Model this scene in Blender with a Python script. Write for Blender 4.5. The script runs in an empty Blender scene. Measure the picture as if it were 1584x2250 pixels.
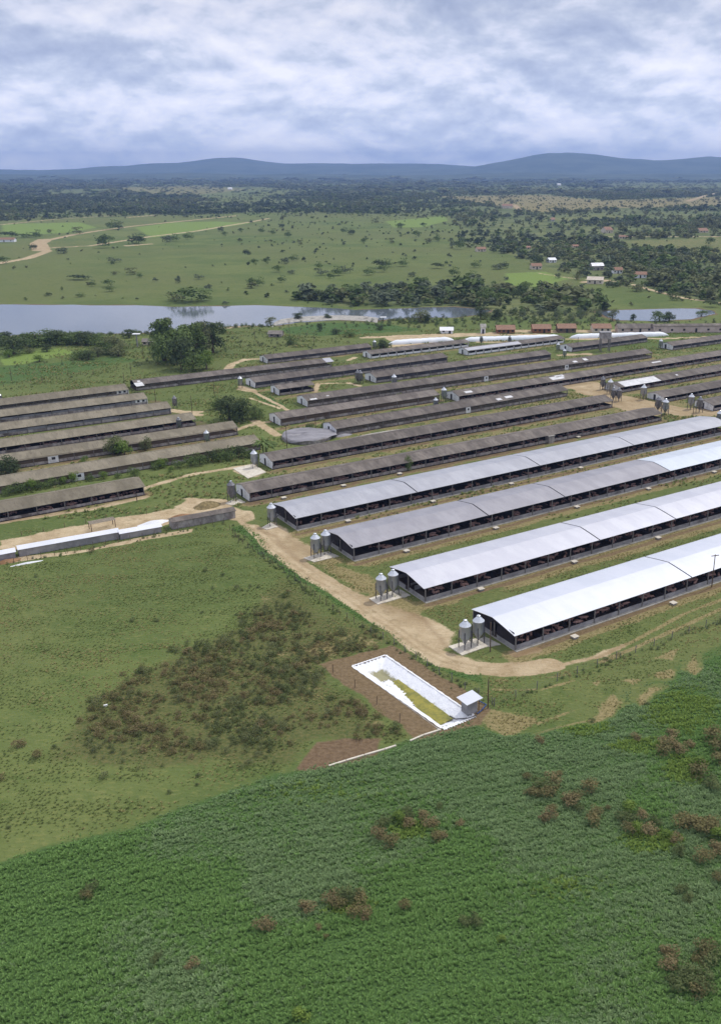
import bpy, math, random
import numpy as np
from mathutils import Vector, Matrix

# ------------------------------------------------------------------ camera, sky, sun, exposure
sc = bpy.context.scene
col = sc.collection
F, CX, CY, H, HY = 2050.0, 950.0, 1125.0, 75.0, 372.0      # the lens and the height of the drone, in photo pixels / metres
PITCH = math.atan((CY - HY) / F)
cam = bpy.data.cameras.new('camera')
cam.sensor_fit = 'VERTICAL'; cam.sensor_height = 24; cam.lens = 24 * F / 2250
cam.shift_x = (792 - CX) / 2250
cam.clip_start = 1; cam.clip_end = 90000
co = bpy.data.objects.new('camera', cam); col.objects.link(co)
co.location = (0, 0, H); co.rotation_euler = (math.pi / 2 - PITCH, 0, 0)
sc.camera = co
sc.render.resolution_x = 720; sc.render.resolution_y = 1024
sc.view_settings.view_transform = 'Standard'; sc.view_settings.look = 'None'
sc.view_settings.exposure = 0.0; sc.view_settings.gamma = 1
SUN_EL, SUN_AZ = 56.0, 50.0          # azimuth clockwise from +Y
SUN_STRENGTH, SKY_STRENGTH = 2.15, 0.1
w = bpy.data.worlds.new('World'); sc.world = w; w.use_nodes = True
nt = w.node_tree; nt.nodes.clear()
def wn(t, **k):
    n = nt.nodes.new(t)
    for a, b in k.items(): setattr(n, a, b)
    return n
L_ = lambda a, b: nt.links.new(a, b)
out = wn('ShaderNodeOutputWorld'); bg = wn('ShaderNodeBackground'); bg.inputs[1].default_value = SKY_STRENGTH
sky = wn('ShaderNodeTexSky', sky_type='NISHITA'); sky.sun_disc = False
sky.sun_elevation = math.radians(SUN_EL); sky.sun_rotation = math.radians(SUN_AZ); sky.altitude = 300
tc = wn('ShaderNodeTexCoord'); sx = wn('ShaderNodeSeparateXYZ'); L_(tc.outputs['Generated'], sx.inputs[0])
def wm(op, a, b=None, c=None, clamp=False):
    n = wn('ShaderNodeMath', operation=op); n.use_clamp = clamp
    for i, v in enumerate((a, b, c)):
        if v is None: continue
        if isinstance(v, (int, float)): n.inputs[i].default_value = v
        else: L_(v, n.inputs[i])
    return n.outputs[0]
zz = wm('ADD', wm('MAXIMUM', sx.outputs[2], 0.0), 0.27)
cb = wn('ShaderNodeCombineXYZ'); L_(wm('DIVIDE', sx.outputs[0], zz), cb.inputs[0]); L_(wm('DIVIDE', sx.outputs[1], zz), cb.inputs[1])
def wnoise(vec, scale, detail, rough, off=0.0, dist=0.0, dz=0.0):
    n = wn('ShaderNodeTexNoise'); n.noise_dimensions = '3D'; n.inputs['Scale'].default_value = scale
    n.inputs['Detail'].default_value = detail; n.inputs['Roughness'].default_value = rough; n.inputs['Distortion'].default_value = dist
    mp = wn('ShaderNodeMapping'); mp.inputs['Location'].default_value = (off, off * .7, off * .3 + dz)
    L_(vec, mp.inputs[0]); L_(mp.outputs[0], n.inputs['Vector']); return n.outputs['Fac']
v = cb.outputs[0]
mp0 = wn('ShaderNodeMapping'); mp0.inputs['Scale'].default_value = (1, 1, 2.0); L_(tc.outputs['Generated'], mp0.inputs[0]); dv = mp0.outputs[0]
n1 = wnoise(v, 3.6, 9, 0.58, 3.1, 0.1)         # cloud bodies on a flat cloud deck
n2 = wnoise(v, 1.5, 7, 0.55, 12.9)               # broad light and dark banks
n3 = wnoise(dv, 8.0, 9, 0.56, 5.3, 0.15)       # heaped, puffy masses
n4 = wnoise(dv, 8.0, 7, 0.55, 5.3, 0.15, .022)  # the same masses a little higher: where they thin out upward the tops are lit
f = wm('ADD', wm('MULTIPLY', n1, 0.34), wm('ADD', wm('MULTIPLY', n2, 0.34), wm('MULTIPLY', n3, 0.32)))
f = wm('ADD', f, wm('MULTIPLY', wm('SUBTRACT', n4, n3), -0.75))
f = wm('ADD', f, wm('MULTIPLY', sx.outputs[2], 0.22))      # the deck is thinner and brighter overhead
f = wm('ADD', f, wm('MULTIPLY', wm('SUBTRACT', 1.0, wm('MULTIPLY', sx.outputs[2], 9.0), None, True), 0.075))   # and paler again low down, through the air
cr = wn('ShaderNodeValToRGB'); L_(f, cr.inputs[0])
els = cr.color_ramp.elements
els[0].position = 0.38; els[0].color = (0.36, 0.415, 0.59, 1)
els[1].position = 0.69; els[1].color = (0.86, 0.86, 0.94, 1)
for p, c in ((0.465, (0.46, 0.515, 0.68, 1)), (0.52, (0.56, 0.61, 0.755, 1)), (0.57, (0.68, 0.71, 0.85, 1)), (0.62, (0.76, 0.775, 0.89, 1))):
    e = els.new(p); e.color = c
sc_ = wn('ShaderNodeVectorMath', operation='SCALE'); L_(cr.outputs[0], sc_.inputs[0])
low = wm('SUBTRACT', 1.0, wm('MULTIPLY', wm('MAXIMUM', sx.outputs[2], 0.0), 7.0), None, True)
L_(wm('MULTIPLY', wm('ADD', 1.0, wm('MULTIPLY', low, .42)), 1.08 / SKY_STRENGTH), sc_.inputs['Scale'])
# a paler band of far cloud low over the horizon
mx = wn('ShaderNodeMix', data_type='RGBA'); mx.inputs[0].default_value = 0.94
L_(sky.outputs[0], mx.inputs[6]); L_(sc_.outputs[0], mx.inputs[7])
L_(mx.outputs[2], bg.inputs[0]); L_(bg.outputs[0], out.inputs[0])
sun = bpy.data.lights.new('sun', 'SUN'); sun.energy = SUN_STRENGTH; sun.angle = math.radians(1.0); sun.color = (1, 0.965, 0.90)
so = bpy.data.objects.new('sun', sun); col.objects.link(so)
sd = Vector((math.sin(math.radians(SUN_AZ)) * math.cos(math.radians(SUN_EL)), math.cos(math.radians(SUN_AZ)) * math.cos(math.radians(SUN_EL)), math.sin(math.radians(SUN_EL))))
so.rotation_euler = sd.to_track_quat('Z', 'Y').to_euler(); so.location = sd * 500
sc.cycles.max_bounces = 5; sc.cycles.diffuse_bounces = 2; sc.cycles.glossy_bounces = 2; sc.cycles.transmission_bounces = 2
sc.cycles.volume_bounces = 0; sc.cycles.transparent_max_bounces = 8
sc.cycles.use_light_tree = False

# ------------------------------------------------------------------ coordinates
CP, SP = math.cos(PITCH), math.sin(PITCH)
def at(x, y, z=0.0):
    a = (x - CX) / F; b = (y - CY) / F
    d = (a, CP - b * SP, -SP - b * CP); t = (z - H) / d[2]
    return Vector((d[0] * t, d[1] * t, z))
def atn(P, z=0.0):
    P = np.asarray(P, float); a = (P[:, 0] - CX) / F; b = (P[:, 1] - CY) / F
    t = (z - H) / (-SP - b * CP)
    return np.stack([a * t, (CP - b * SP) * t], 1)
def pix(X, Y, Z=0.0):
    dep = Y * CP - (Z - H) * SP; up = Y * SP + (Z - H) * CP
    return CX + F * X / dep, CY - F * up / dep
AZ = math.radians(56.3)
RZ = math.pi / 2 - AZ
LV = Vector((math.sin(AZ), math.cos(AZ), 0)); NV = Vector((-LV.y, LV.x, 0))    # along the sheds / away from the camera
rng = np.random.default_rng(7); random.seed(7)

def vnoise(X, Y, scale, seed=0, oct=4):
    X = np.asarray(X, float); Y = np.asarray(Y, float); r = np.zeros(X.shape); amp = 1; tot = 0
    tab = np.random.default_rng(seed).random((256, 256))
    for o in range(oct):
        x = X / scale * 2 ** o + 17.3 * o; y = Y / scale * 2 ** o + 9.1 * o
        xi = np.floor(x).astype(int); yi = np.floor(y).astype(int); fx = x - xi; fy = y - yi
        fx = fx * fx * (3 - 2 * fx); fy = fy * fy * (3 - 2 * fy)
        g = lambda i, j: tab[(xi + i) & 255, (yi + j) & 255]
        r += amp * ((g(0, 0) * (1 - fx) + g(1, 0) * fx) * (1 - fy) + (g(0, 1) * (1 - fx) + g(1, 1) * fx) * fy)
        tot += amp; amp *= .5
    return r / tot
def inside(X, Y, P):
    r = np.zeros(X.shape, bool); n = len(P)
    for i in range(n):
        x1, y1 = P[i]; x2, y2 = P[(i + 1) % n]
        if y1 == y2: continue
        c = ((y1 > Y) != (y2 > Y)) & (X < (x2 - x1) * (Y - y1) / (y2 - y1) + x1)
        r ^= c
    return r
def pdist(X, Y, P, closed=False):
    d = np.full(X.shape, 1e18); n = len(P)
    for i in range(n if closed else n - 1):
        a = P[i]; b = P[(i + 1) % n]; e = b - a; L2 = max(float(e @ e), 1e-9)
        t = np.clip(((X - a[0]) * e[0] + (Y - a[1]) * e[1]) / L2, 0, 1)
        d = np.minimum(d, (X - a[0] - t * e[0]) ** 2 + (Y - a[1] - t * e[1]) ** 2)
    return np.sqrt(d)

# ------------------------------------------------------------------ materials
def lin(r, g, b):
    f = lambda c: (c / 255 / 12.92) if c / 255 <= 0.04045 else ((c / 255 + 0.055) / 1.055) ** 2.4
    return (f(r), f(g), f(b), 1)
class NT:
    def __init__(s, name):
        s.m = bpy.data.materials.new(name); s.m.use_nodes = True; s.t = s.m.node_tree
        s.b = s.t.nodes['Principled BSDF']; s.o = s.t.nodes['Material Output']
        s.b.inputs['Specular IOR Level'].default_value = 0.25
        s.tc = s.n('ShaderNodeTexCoord')
    def n(s, t, **k):
        q = s.t.nodes.new(t)
        for a, b in k.items(): setattr(q, a, b)
        return q
    def l(s, a, b): s.t.links.new(a, b)
    def set(s, inp, v):
        if isinstance(v, (int, float, tuple)): inp.default_value = v
        else: s.l(v, inp)
    def noise(s, scale, detail=4, rough=.6, coord='Object', stretch=(1, 1, 1), dist=0, off=0):
        q = s.n('ShaderNodeTexNoise'); q.inputs['Scale'].default_value = scale; q.inputs['Detail'].default_value = detail
        q.inputs['Roughness'].default_value = rough; q.inputs['Distortion'].default_value = dist
        mp = s.n('ShaderNodeMapping'); mp.inputs['Scale'].default_value = stretch; mp.inputs['Location'].default_value = (off, off, off)
        s.l(s.tc.outputs[coord], mp.inputs[0]); s.l(mp.outputs[0], q.inputs['Vector']); return q.outputs['Fac']
    def math(s, op, a, b=0.0, c=None, clamp=False):
        q = s.n('ShaderNodeMath', operation=op); q.use_clamp = clamp
        s.set(q.inputs[0], a); s.set(q.inputs[1], b)
        if c is not None: s.set(q.inputs[2], c)
        return q.outputs[0]
    def mix(s, f, a, b, blend='MIX'):
        q = s.n('ShaderNodeMix', data_type='RGBA', blend_type=blend)
        s.set(q.inputs[0], f); s.set(q.inputs[6], a); s.set(q.inputs[7], b); return q.outputs[2]
    def ramp(s, f, lo, hi):
        q = s.n('ShaderNodeMapRange'); q.interpolation_type = 'SMOOTHSTEP'
        s.set(q.inputs[0], f); q.inputs[1].default_value = lo; q.inputs[2].default_value = hi; return q.outputs[0]
    def bump(s, h, strength=.5, dist=.1):
        q = s.n('ShaderNodeBump'); q.inputs['Strength'].default_value = strength; q.inputs['Distance'].default_value = dist
        s.l(h, q.inputs['Height']); s.l(q.outputs[0], s.b.inputs['Normal'])
    def fin(s, c, rough=.9, metal=0.0, spec=None):
        s.set(s.b.inputs['Base Color'], c); s.b.inputs['Roughness'].default_value = rough; s.b.inputs['Metallic'].default_value = metal
        if spec is not None: s.b.inputs['Specular IOR Level'].default_value = spec
        return s.m
def mottled(name, c1, c2, scale=1.0, rough=.9, metal=0, c3=None, stretch=(1, 1, 1), bump=0):
    k = NT(name); n = k.noise(scale, 6, .65, stretch=stretch); c = k.mix(k.ramp(n, .35, .65), c1, c2)
    if c3: c = k.mix(k.ramp(k.noise(scale * .23, 4, .7, off=31), .56, .70), c, c3)
    if bump: k.bump(n, bump, .05)
    return k.fin(c, rough, metal)
M = {}
M['concrete'] = mottled('concrete', lin(150, 147, 140), lin(178, 174, 164), .7, c3=lin(120, 115, 106))
M['pale_concrete'] = mottled('pale_concrete', lin(196, 188, 172), lin(214, 207, 192), .9, c3=lin(170, 160, 145))
M['low_wall'] = mottled('low_wall', lin(132, 130, 132), lin(158, 156, 156), .5, c3=lin(108, 104, 104))
M['dirty_wall'] = mottled('dirty_wall', lin(128, 120, 118), lin(174, 168, 164), .8, c3=lin(96, 88, 84), stretch=(1, 1, .5))
M['brown_wall'] = mottled('brown_wall', lin(96, 82, 70), lin(116, 102, 88), .6, c3=lin(74, 64, 56), stretch=(.4, 1, 4))
M['whitewash'] = mottled('whitewash', lin(222, 224, 228), lin(234, 235, 237), .6, c3=lin(186, 186, 188))
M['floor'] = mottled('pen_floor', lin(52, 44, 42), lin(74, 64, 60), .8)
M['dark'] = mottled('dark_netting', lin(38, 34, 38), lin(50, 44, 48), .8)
M['curtain'] = mottled('grey_curtain', lin(112, 112, 120), lin(138, 138, 144), .5, stretch=(1, 1, .3), c3=lin(66, 64, 68))
M['dark_curtain'] = mottled('dark_curtain', lin(60, 59, 66), lin(74, 73, 80), .5, stretch=(1, 1, .3))
M['post'] = mottled('concrete_post', lin(108, 104, 102), lin(128, 124, 120), 2)
M['timber'] = mottled('timber', lin(92, 76, 62), lin(120, 102, 84), 3, stretch=(1, 1, .2))
M['grey_timber'] = mottled('grey_timber', lin(150, 140, 125), lin(176, 166, 150), 3)
M['steel_dark'] = mottled('dark_steel', lin(74, 72, 76), lin(96, 94, 98), 4, rough=.6)
M['doorway'] = mottled('dark_doorway', lin(48, 46, 52), lin(58, 56, 62), 1)
M['tile'] = mottled('clay_tile', lin(136, 106, 88), lin(152, 122, 102), 1.2, c3=lin(112, 92, 80))
M['white_sheet'] = mottled('white_sheet', lin(226, 228, 230), lin(238, 238, 240), .6, rough=.6)
M['bag'] = mottled('silo_bag_film', lin(224, 229, 235), lin(236, 240, 244), .2, rough=.5, c3=lin(212, 217, 223))
M['pink_wall'] = mottled('pink_render', lin(186, 168, 160), lin(204, 188, 180), .3, c3=lin(150, 136, 130))
M['cream_wall'] = mottled('cream_render', lin(198, 186, 168), lin(216, 206, 192), .3, c3=lin(160, 148, 132))
M['brick'] = mottled('brick_wall', lin(128, 88, 66), lin(150, 108, 84), .8)
M['old_sheet'] = mottled('old_sheet', lin(116, 110, 104), lin(140, 134, 126), .5)
M['rope'] = mottled('plastic_pipe', lin(60, 80, 130), lin(70, 92, 142), 1)
def roofmat(name, c1, c2, c3, rough=.8, metal=0.0, streak=.5):
    k = NT(name)
    oi = k.n('ShaderNodeObjectInfo'); va = k.n('ShaderNodeVectorMath', operation='ADD'); k.l(k.tc.outputs['Object'], va.inputs[0]); k.l(k.math('MULTIPLY', oi.outputs['Random'], 90.0), va.inputs[1])
    def rn(scale, det, ro, st):
        q = k.n('ShaderNodeTexNoise'); q.inputs['Scale'].default_value = scale; q.inputs['Detail'].default_value = det; q.inputs['Roughness'].default_value = ro
        mp = k.n('ShaderNodeMapping'); mp.inputs['Scale'].default_value = st; k.l(va.outputs[0], mp.inputs[0]); k.l(mp.outputs[0], q.inputs['Vector']); return q.outputs['Fac']
    a = rn(.30, 5, .65, (1, .35, 1)); b = rn(2.2, 4, .6, (1.0, .08, 1)); d = rn(1.8, 6, .75, (1, 1, 1)); g_ = rn(.12, 3, .5, (1, .2, 1))
    v0 = k.math('ADD', .88, k.math('MULTIPLY', oi.outputs['Random'], .22))
    c = k.mix(k.ramp(a, .38, .62), c1, c2); c = k.mix(k.math('MULTIPLY', k.ramp(b, .5, .72), streak), c, c3)
    c = k.mix(k.math('MULTIPLY', k.ramp(d, .58, .75), streak * .8), c, c3); c = k.mix(k.math('MULTIPLY', k.ramp(g_, .5, .62), streak * .45), c, c3)
    if streak > .55: hv = k.n('ShaderNodeHueSaturation'); k.l(c, hv.inputs['Color']); k.l(v0, hv.inputs['Value']); c = hv.outputs[0]
    wv = k.n('ShaderNodeTexWave', wave_type='BANDS', bands_direction='X'); wv.inputs['Scale'].default_value = 1.8
    k.l(k.tc.outputs['Object'], wv.inputs['Vector']); k.bump(wv.outputs['Fac'], .25, .04)
    return k.fin(c, rough, metal)
M['roof_old'] = roofmat('old_fibre_cement_roof', lin(98, 91, 85), lin(124, 116, 108), lin(76, 69, 63), streak=.75)
M['roof_tan'] = roofmat('mossy_fibre_cement_roof', lin(118, 111, 94), lin(138, 130, 112), lin(94, 86, 72), streak=.6)
M['roof_grey'] = roofmat('dull_galvanised_roof', lin(158, 156, 161), lin(170, 168, 172), lin(146, 143, 148), .45, .4)
M['roof_light'] = roofmat('pale_galvanised_roof', lin(174, 175, 181), lin(186, 187, 192), lin(160, 160, 166), .45, .4)
M['roof_blue'] = roofmat('bluish_new_roof', lin(196, 203, 212), lin(205, 212, 220), lin(184, 191, 199), .5, .3, streak=.25)
M['roof_white'] = roofmat('white_roof', lin(208, 208, 215), lin(218, 218, 223), lin(198, 198, 204), .38, .45, streak=.3)
M['roof_bright'] = roofmat('bright_white_roof', lin(226, 229, 236), lin(233, 235, 241), lin(220, 223, 230), .34, .5, streak=.2)
M['roof_patch'] = mottled('new_roof_sheet', lin(200, 200, 200), lin(222, 222, 222), .5)
def galv():
    k = NT('galvanised_steel'); n = k.noise(2.5, 4, .6); c = k.mix(n, lin(150, 156, 164), lin(188, 193, 200))
    wv = k.n('ShaderNodeTexWave', wave_type='BANDS', bands_direction='Z'); wv.inputs['Scale'].default_value = 4.5
    k.l(k.tc.outputs['Object'], wv.inputs['Vector']); k.bump(wv.outputs['Fac'], .6, .03)
    return k.fin(c, .38, .65, .5)
M['galv'] = galv()
M['galv_dull'] = mottled('weathered_galvanised_steel', lin(104, 104, 108), lin(132, 132, 136), 2, rough=.5, metal=.3)
M['galv_top'] = mottled('galvanised_cone', lin(196, 201, 208), lin(222, 226, 230), 3, rough=.3, metal=.5)
def foliage(name, dark, mid, light, sat=1.0, rough=.75, scale=.5, trans=.25):
    k = NT(name); oi = k.n('ShaderNodeObjectInfo')
    n = k.noise(scale, 3, .6); c = k.mix(k.ramp(n, .35, .65), dark, light)
    c = k.mix(.5, c, mid)
    g = k.n('ShaderNodeNewGeometry'); c2 = k.mix(k.math('MULTIPLY', g.outputs['Random Per Island'], .75), c, light)
    c3 = k.mix(k.math('MULTIPLY', oi.outputs['Random'], .45), c2, dark)
    k.fin(c3, rough, 0, .2)
    tr = k.n('ShaderNodeBsdfTranslucent'); k.l(c3, tr.inputs[0]); ms = k.n('ShaderNodeMixShader'); ms.inputs[0].default_value = trans
    k.l(k.b.outputs[0], ms.inputs[1]); k.l(tr.outputs[0], ms.inputs[2]); k.l(ms.outputs[0], k.o.inputs[0])
    return k.m
M['leaf_dark'] = foliage('dark_leaves', lin(48, 60, 38), lin(68, 84, 52), lin(98, 112, 68))
M['leaf_mid'] = foliage('green_leaves', lin(62, 80, 44), lin(88, 108, 58), lin(124, 142, 80))
M['leaf_olive'] = foliage('olive_leaves', lin(78, 86, 56), lin(104, 112, 72), lin(136, 140, 94))
M['leaf_bright'] = foliage('bright_leaves', lin(66, 92, 36), lin(96, 122, 50), lin(136, 156, 72))
M['leaf_grey'] = foliage('greyish_leaves', lin(70, 82, 62), lin(92, 104, 78), lin(118, 128, 98))
M['weed_brown'] = foliage('brown_weed', lin(100, 92, 60), lin(124, 111, 75), lin(150, 137, 98), scale=1.2)
M['weed_green'] = foliage('green_weed', lin(72, 86, 50), lin(94, 106, 62), lin(122, 130, 82), scale=1.2)
M['weed_mixed'] = foliage('mixed_weed', lin(74, 82, 48), lin(110, 106, 66), lin(146, 134, 90), scale=2.5)
M['crop_leaf'] = foliage('crop_leaves', lin(94, 128, 62), lin(120, 156, 84), lin(152, 184, 110), scale=1.5)
M['crop_blue'] = foliage('bluish_crop_leaves', lin(102, 128, 80), lin(128, 154, 103), lin(158, 180, 126), scale=1.5)
M['crop_lime'] = foliage('lime_crop_leaves', lin(106, 132, 56), lin(130, 154, 72), lin(156, 178, 92), scale=1.5)
M['grass_blade'] = foliage('pasture_blades', lin(96, 114, 60), lin(124, 140, 78), lin(156, 164, 102), scale=1.5)
M['grass_dry'] = foliage('dry_blades', lin(132, 128, 80), lin(158, 150, 98), lin(184, 172, 120), scale=1.5)
M['trunk'] = mottled('bark', lin(84, 70, 56), lin(110, 94, 78), 2, stretch=(1, 1, .2))

# ------------------------------------------------------------------ mesh helpers
def tag(o, label=None, cat=None, group=None, kind=None):
    if label: o['label'] = label
    if cat: o['category'] = cat
    if group: o['group'] = group
    if kind: o['kind'] = kind
    return o
def empty(name, loc, rz=0):
    o = bpy.data.objects.new(name, None); col.objects.link(o); o.location = loc; o.rotation_euler.z = rz
    o.empty_display_size = .3; return o
class MB:
    def __init__(s): s.v = []; s.f = []
    def quad(s, *p):
        n = len(s.v); s.v += [tuple(q) for q in p]; s.f.append(tuple(range(n, n + len(p)))); return s
    def box(s, x0, x1, y0, y1, z0, z1):
        n = len(s.v)
        s.v += [(x, y, z) for z in (z0, z1) for x, y in ((x0, y0), (x1, y0), (x1, y1), (x0, y1))]
        s.f += [tuple(n + i for i in q) for q in ((3, 2, 1, 0), (4, 5, 6, 7), (0, 1, 5, 4), (1, 2, 6, 5), (2, 3, 7, 6), (3, 0, 4, 7))]; return s
    def prism(s, P, z0, z1):       # P: ccw outline (x, y)
        n = len(s.v); k = len(P)
        s.v += [(x, y, z0) for x, y in P] + [(x, y, z1) for x, y in P]
        s.f += [tuple(n + i for i in reversed(range(k))), tuple(n + k + i for i in range(k))]
        s.f += [(n + i, n + (i + 1) % k, n + k + (i + 1) % k, n + k + i) for i in range(k)]; return s
    def xprism(s, P, x0, x1):      # P: outline in (y, z), extruded along x
        n = len(s.v); k = len(P)
        s.v += [(x0, y, z) for y, z in P] + [(x1, y, z) for y, z in P]
        s.f += [tuple(n + i for i in reversed(range(k))), tuple(n + k + i for i in range(k))]
        s.f += [(n + i, n + (i + 1) % k, n + k + (i + 1) % k, n + k + i) for i in range(k)]; return s
    def tube(s, a, b, r0, r1=None, n=8, cap=True):
        r1 = r0 if r1 is None else r1; a = Vector(a); b = Vector(b); d = (b - a).normalized()
        u = d.orthogonal().normalized(); w_ = d.cross(u); k = len(s.v)
        for p, r in ((a, r0), (b, r1)):
            for i in range(n):
                t = 2 * math.pi * i / n; s.v.append(tuple(p + (u * math.cos(t) + w_ * math.sin(t)) * r))
        s.f += [(k + i, k + (i + 1) % n, k + n + (i + 1) % n, k + n + i) for i in range(n)]
        if cap: s.f += [tuple(k + i for i in reversed(range(n))), tuple(k + n + i for i in range(n))]
        return s
    def lathe(s, prof, n=20, cx=0, cy=0):
        k = len(s.v)
        for r, z in prof:
            for i in range(n):
                t = 2 * math.pi * i / n; s.v.append((cx + r * math.cos(t), cy + r * math.sin(t), z))
        for j in range(len(prof) - 1):
            s.f += [(k + j * n + i, k + j * n + (i + 1) % n, k + (j + 1) * n + (i + 1) % n, k + (j + 1) * n + i) for i in range(n)]
        s.f.append(tuple(k + i for i in reversed(range(n)))); s.f.append(tuple(k + (len(prof) - 1) * n + i for i in range(n)))
        return s
    def mesh(s, name, mat, smooth=False):
        me = bpy.data.meshes.new(name); me.from_pydata(s.v, [], s.f)
        if mat: me.materials.append(M[mat] if isinstance(mat, str) else mat)
        if smooth: me.shade_smooth()
        return me
    def build(s, name, mat, parent=None, smooth=False):
        return link(name, s.mesh(name, mat, smooth), parent)
def link(name, me, parent=None):
    o = bpy.data.objects.new(name, me); col.objects.link(o)
    if parent: o.parent = parent
    return o
kids = {}
def copy_tree(o, parent=None):
    c = o.copy(); col.objects.link(c)
    if parent: c.parent = parent
    for ch in [q for q in o.children]: copy_tree(ch, c)
    return c
def ordn(n):
    return f"{n}{'th' if 10 <= n % 100 <= 20 else {1: 'st', 2: 'nd', 3: 'rd'}.get(n % 10, 'th')}"
def ord_labels(objs, head, tail=''):
    """labels by place: counted from the left of the photo"""
    objs = sorted(objs, key=lambda o: pix(o.location.x, o.location.y, o.location.z)[0])
    for i, o in enumerate(objs): o['label'] = f"{head}, {ordn(i + 1)} from the left{tail}"
def npmesh(name, V, Fq, mats, midx=None, nv=4):
    me = bpy.data.meshes.new(name); V = np.asarray(V, np.float32); Fq = np.asarray(Fq, np.int32)
    me.vertices.add(len(V)); me.vertices.foreach_set('co', V.ravel())
    me.loops.add(Fq.size); me.loops.foreach_set('vertex_index', Fq.ravel())
    me.polygons.add(len(Fq)); me.polygons.foreach_set('loop_start', np.arange(0, Fq.size, nv, dtype=np.int32))
    for m in mats: me.materials.append(M[m] if isinstance(m, str) else m)
    if midx is not None: me.polygons.foreach_set('material_index', np.asarray(midx, np.int32))
    me.update(calc_edges=True); return me

# ------------------------------------------------------------------ ground: one sheet, denser near the farm, painted by what grows or lies there
rr = np.concatenate([np.exp(np.arange(math.log(38), math.log(330), .0027)), np.exp(np.arange(math.log(330), math.log(30000), .0065))])
aa = np.radians(np.arange(-46, 40.01, .12))
R_, A_ = np.meshgrid(rr, aa, indexing='ij')
GX = (R_ * np.sin(A_)).ravel(); GY = (R_ * np.cos(A_)).ravel(); NG = len(GX)
nr, na = len(rr), len(aa)
WX = GX + (vnoise(GX, GY, 9, 21) - .5) * 3.0; WY = GY + (vnoise(GX, GY, 9, 22) - .5) * 3.0     # ragged borders
near = GY < 420
def pm(P, soft=1.0, warp=True, only=None):
    P = atn(P); m = np.zeros(NG); s = near if P[:, 1].max() < 415 else np.ones(NG, bool)
    lo = P.min(0) - 3 * soft - 4; hi = P.max(0) + 3 * soft + 4
    s = s & (GX > lo[0]) & (GX < hi[0]) & (GY > lo[1]) & (GY < hi[1]); i = np.nonzero(s)[0]
    X, Y = (WX[i], WY[i]) if warp else (GX[i], GY[i])
    d = pdist(X, Y, P, True); d = np.where(inside(X, Y, P), d, -d)
    m[i] = np.clip(.5 + d / (2 * soft), 0, 1); return m
def lm(P, hw, soft=.5, warp=.5):
    P = atn(P); m = np.zeros(NG); lo = P.min(0) - hw - 3 * soft - 4; hi = P.max(0) + hw + 3 * soft + 4
    i = np.nonzero((GX > lo[0]) & (GX < hi[0]) & (GY > lo[1]) & (GY < hi[1]))[0]
    X = GX[i] + (WX[i] - GX[i]) * warp; Y = GY[i] + (WY[i] - GY[i]) * warp
    m[i] = np.clip(.5 + (hw - pdist(X, Y, P)) / (2 * soft), 0, 1); return m
K = {k: np.zeros(NG) for k in ('dirt', 'crop', 'brush', 'soil', 'dry', 'bright', 'wood', 'mud')}
def add(k, m, a=1.0): K[k] = np.maximum(K[k], m * a)
def cut(k, m): K[k] = K[k] * (1 - m)
CROP = [(-400, 2000), (0, 1898), (200, 1840), (400, 1765), (640, 1695), (780, 1662), (860, 1637), (950, 1610), (1040, 1588), (1100, 1600), (1180, 1590), (1260, 1575), (1340, 1520), (1480, 1450), (1620, 1385), (1900, 1290), (2600, 1200), (2600, 2900), (-700, 2900)]
add('crop', pm(CROP, 2.4))
STRIP = [(1075, 1575), (1160, 1545), (1250, 1505), (1350, 1462), (1450, 1420), (1600, 1365), (1900, 1260), (1900, 1360), (1620, 1440), (1500, 1490), (1380, 1560), (1280, 1600), (1180, 1620), (1090, 1600)]
cut('crop', pm(STRIP, 1.5) * .5)
for P in ([(1060, 1560), (1120, 1565), (1180, 1578), (1150, 1600), (1110, 1618), (1070, 1600)], [(1290, 1590), (1320, 1545), (1350, 1525), (1362, 1540), (1340, 1570)], [(1390, 1530), (1420, 1510), (1455, 1508), (1400, 1545)], [(1510, 1470), (1540, 1440), (1548, 1462), (1530, 1480)], [(1430, 1450), (1500, 1425), (1480, 1455)], [(1430, 1478), (1480, 1472), (1470, 1488), (1440, 1490)], [(1370, 1495), (1400, 1490), (1398, 1505)], [(1295, 1500), (1330, 1488), (1320, 1505)]):
    m = pm(P, 1.0); add('dry', m, .9); cut('crop', m)
for P in ([(1190, 1520), (1260, 1495)], [(1180, 1590), (1260, 1560)], [(1300, 1600), (1400, 1550)], [(1120, 1625), (1220, 1600), (1300, 1580)], [(1500, 1490), (1584, 1450)]): add('dry', lm(P, .35, .4), .7)
BRUSH = [(320, 1480), (400, 1430), (520, 1375), (575, 1300), (620, 1262), (700, 1330), (790, 1380), (850, 1410), (720, 1460), (735, 1500), (800, 1545), (860, 1590), (910, 1615), (860, 1625), (700, 1630), (640, 1680), (300, 1690), (100, 1680), (130, 1620), (200, 1530)]
BR = pm(BRUSH, 5.0); add('brush', BR * .85)
add('soil', pm([(700, 1460), (850, 1418), (900, 1440), (1010, 1515), (1075, 1560), (1062, 1590), (925, 1628), (860, 1575), (800, 1530), (725, 1490)], 1.0))
add('mud', pm([(650, 1690), (700, 1628), (760, 1622), (838, 1618), (832, 1648), (760, 1678), (690, 1692)], 1.2))
for P in ([(600, 1440), (700, 1400), (760, 1420), (720, 1450)], [(560, 1300), (600, 1320), (560, 1340)], [(690, 1480), (720, 1520), (660, 1540)], [(720, 1395), (850, 1405), (790, 1435)], [(780, 1540), (830, 1560), (900, 1610), (850, 1600)]): add('dry', pm(P, 3), .65)
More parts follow.
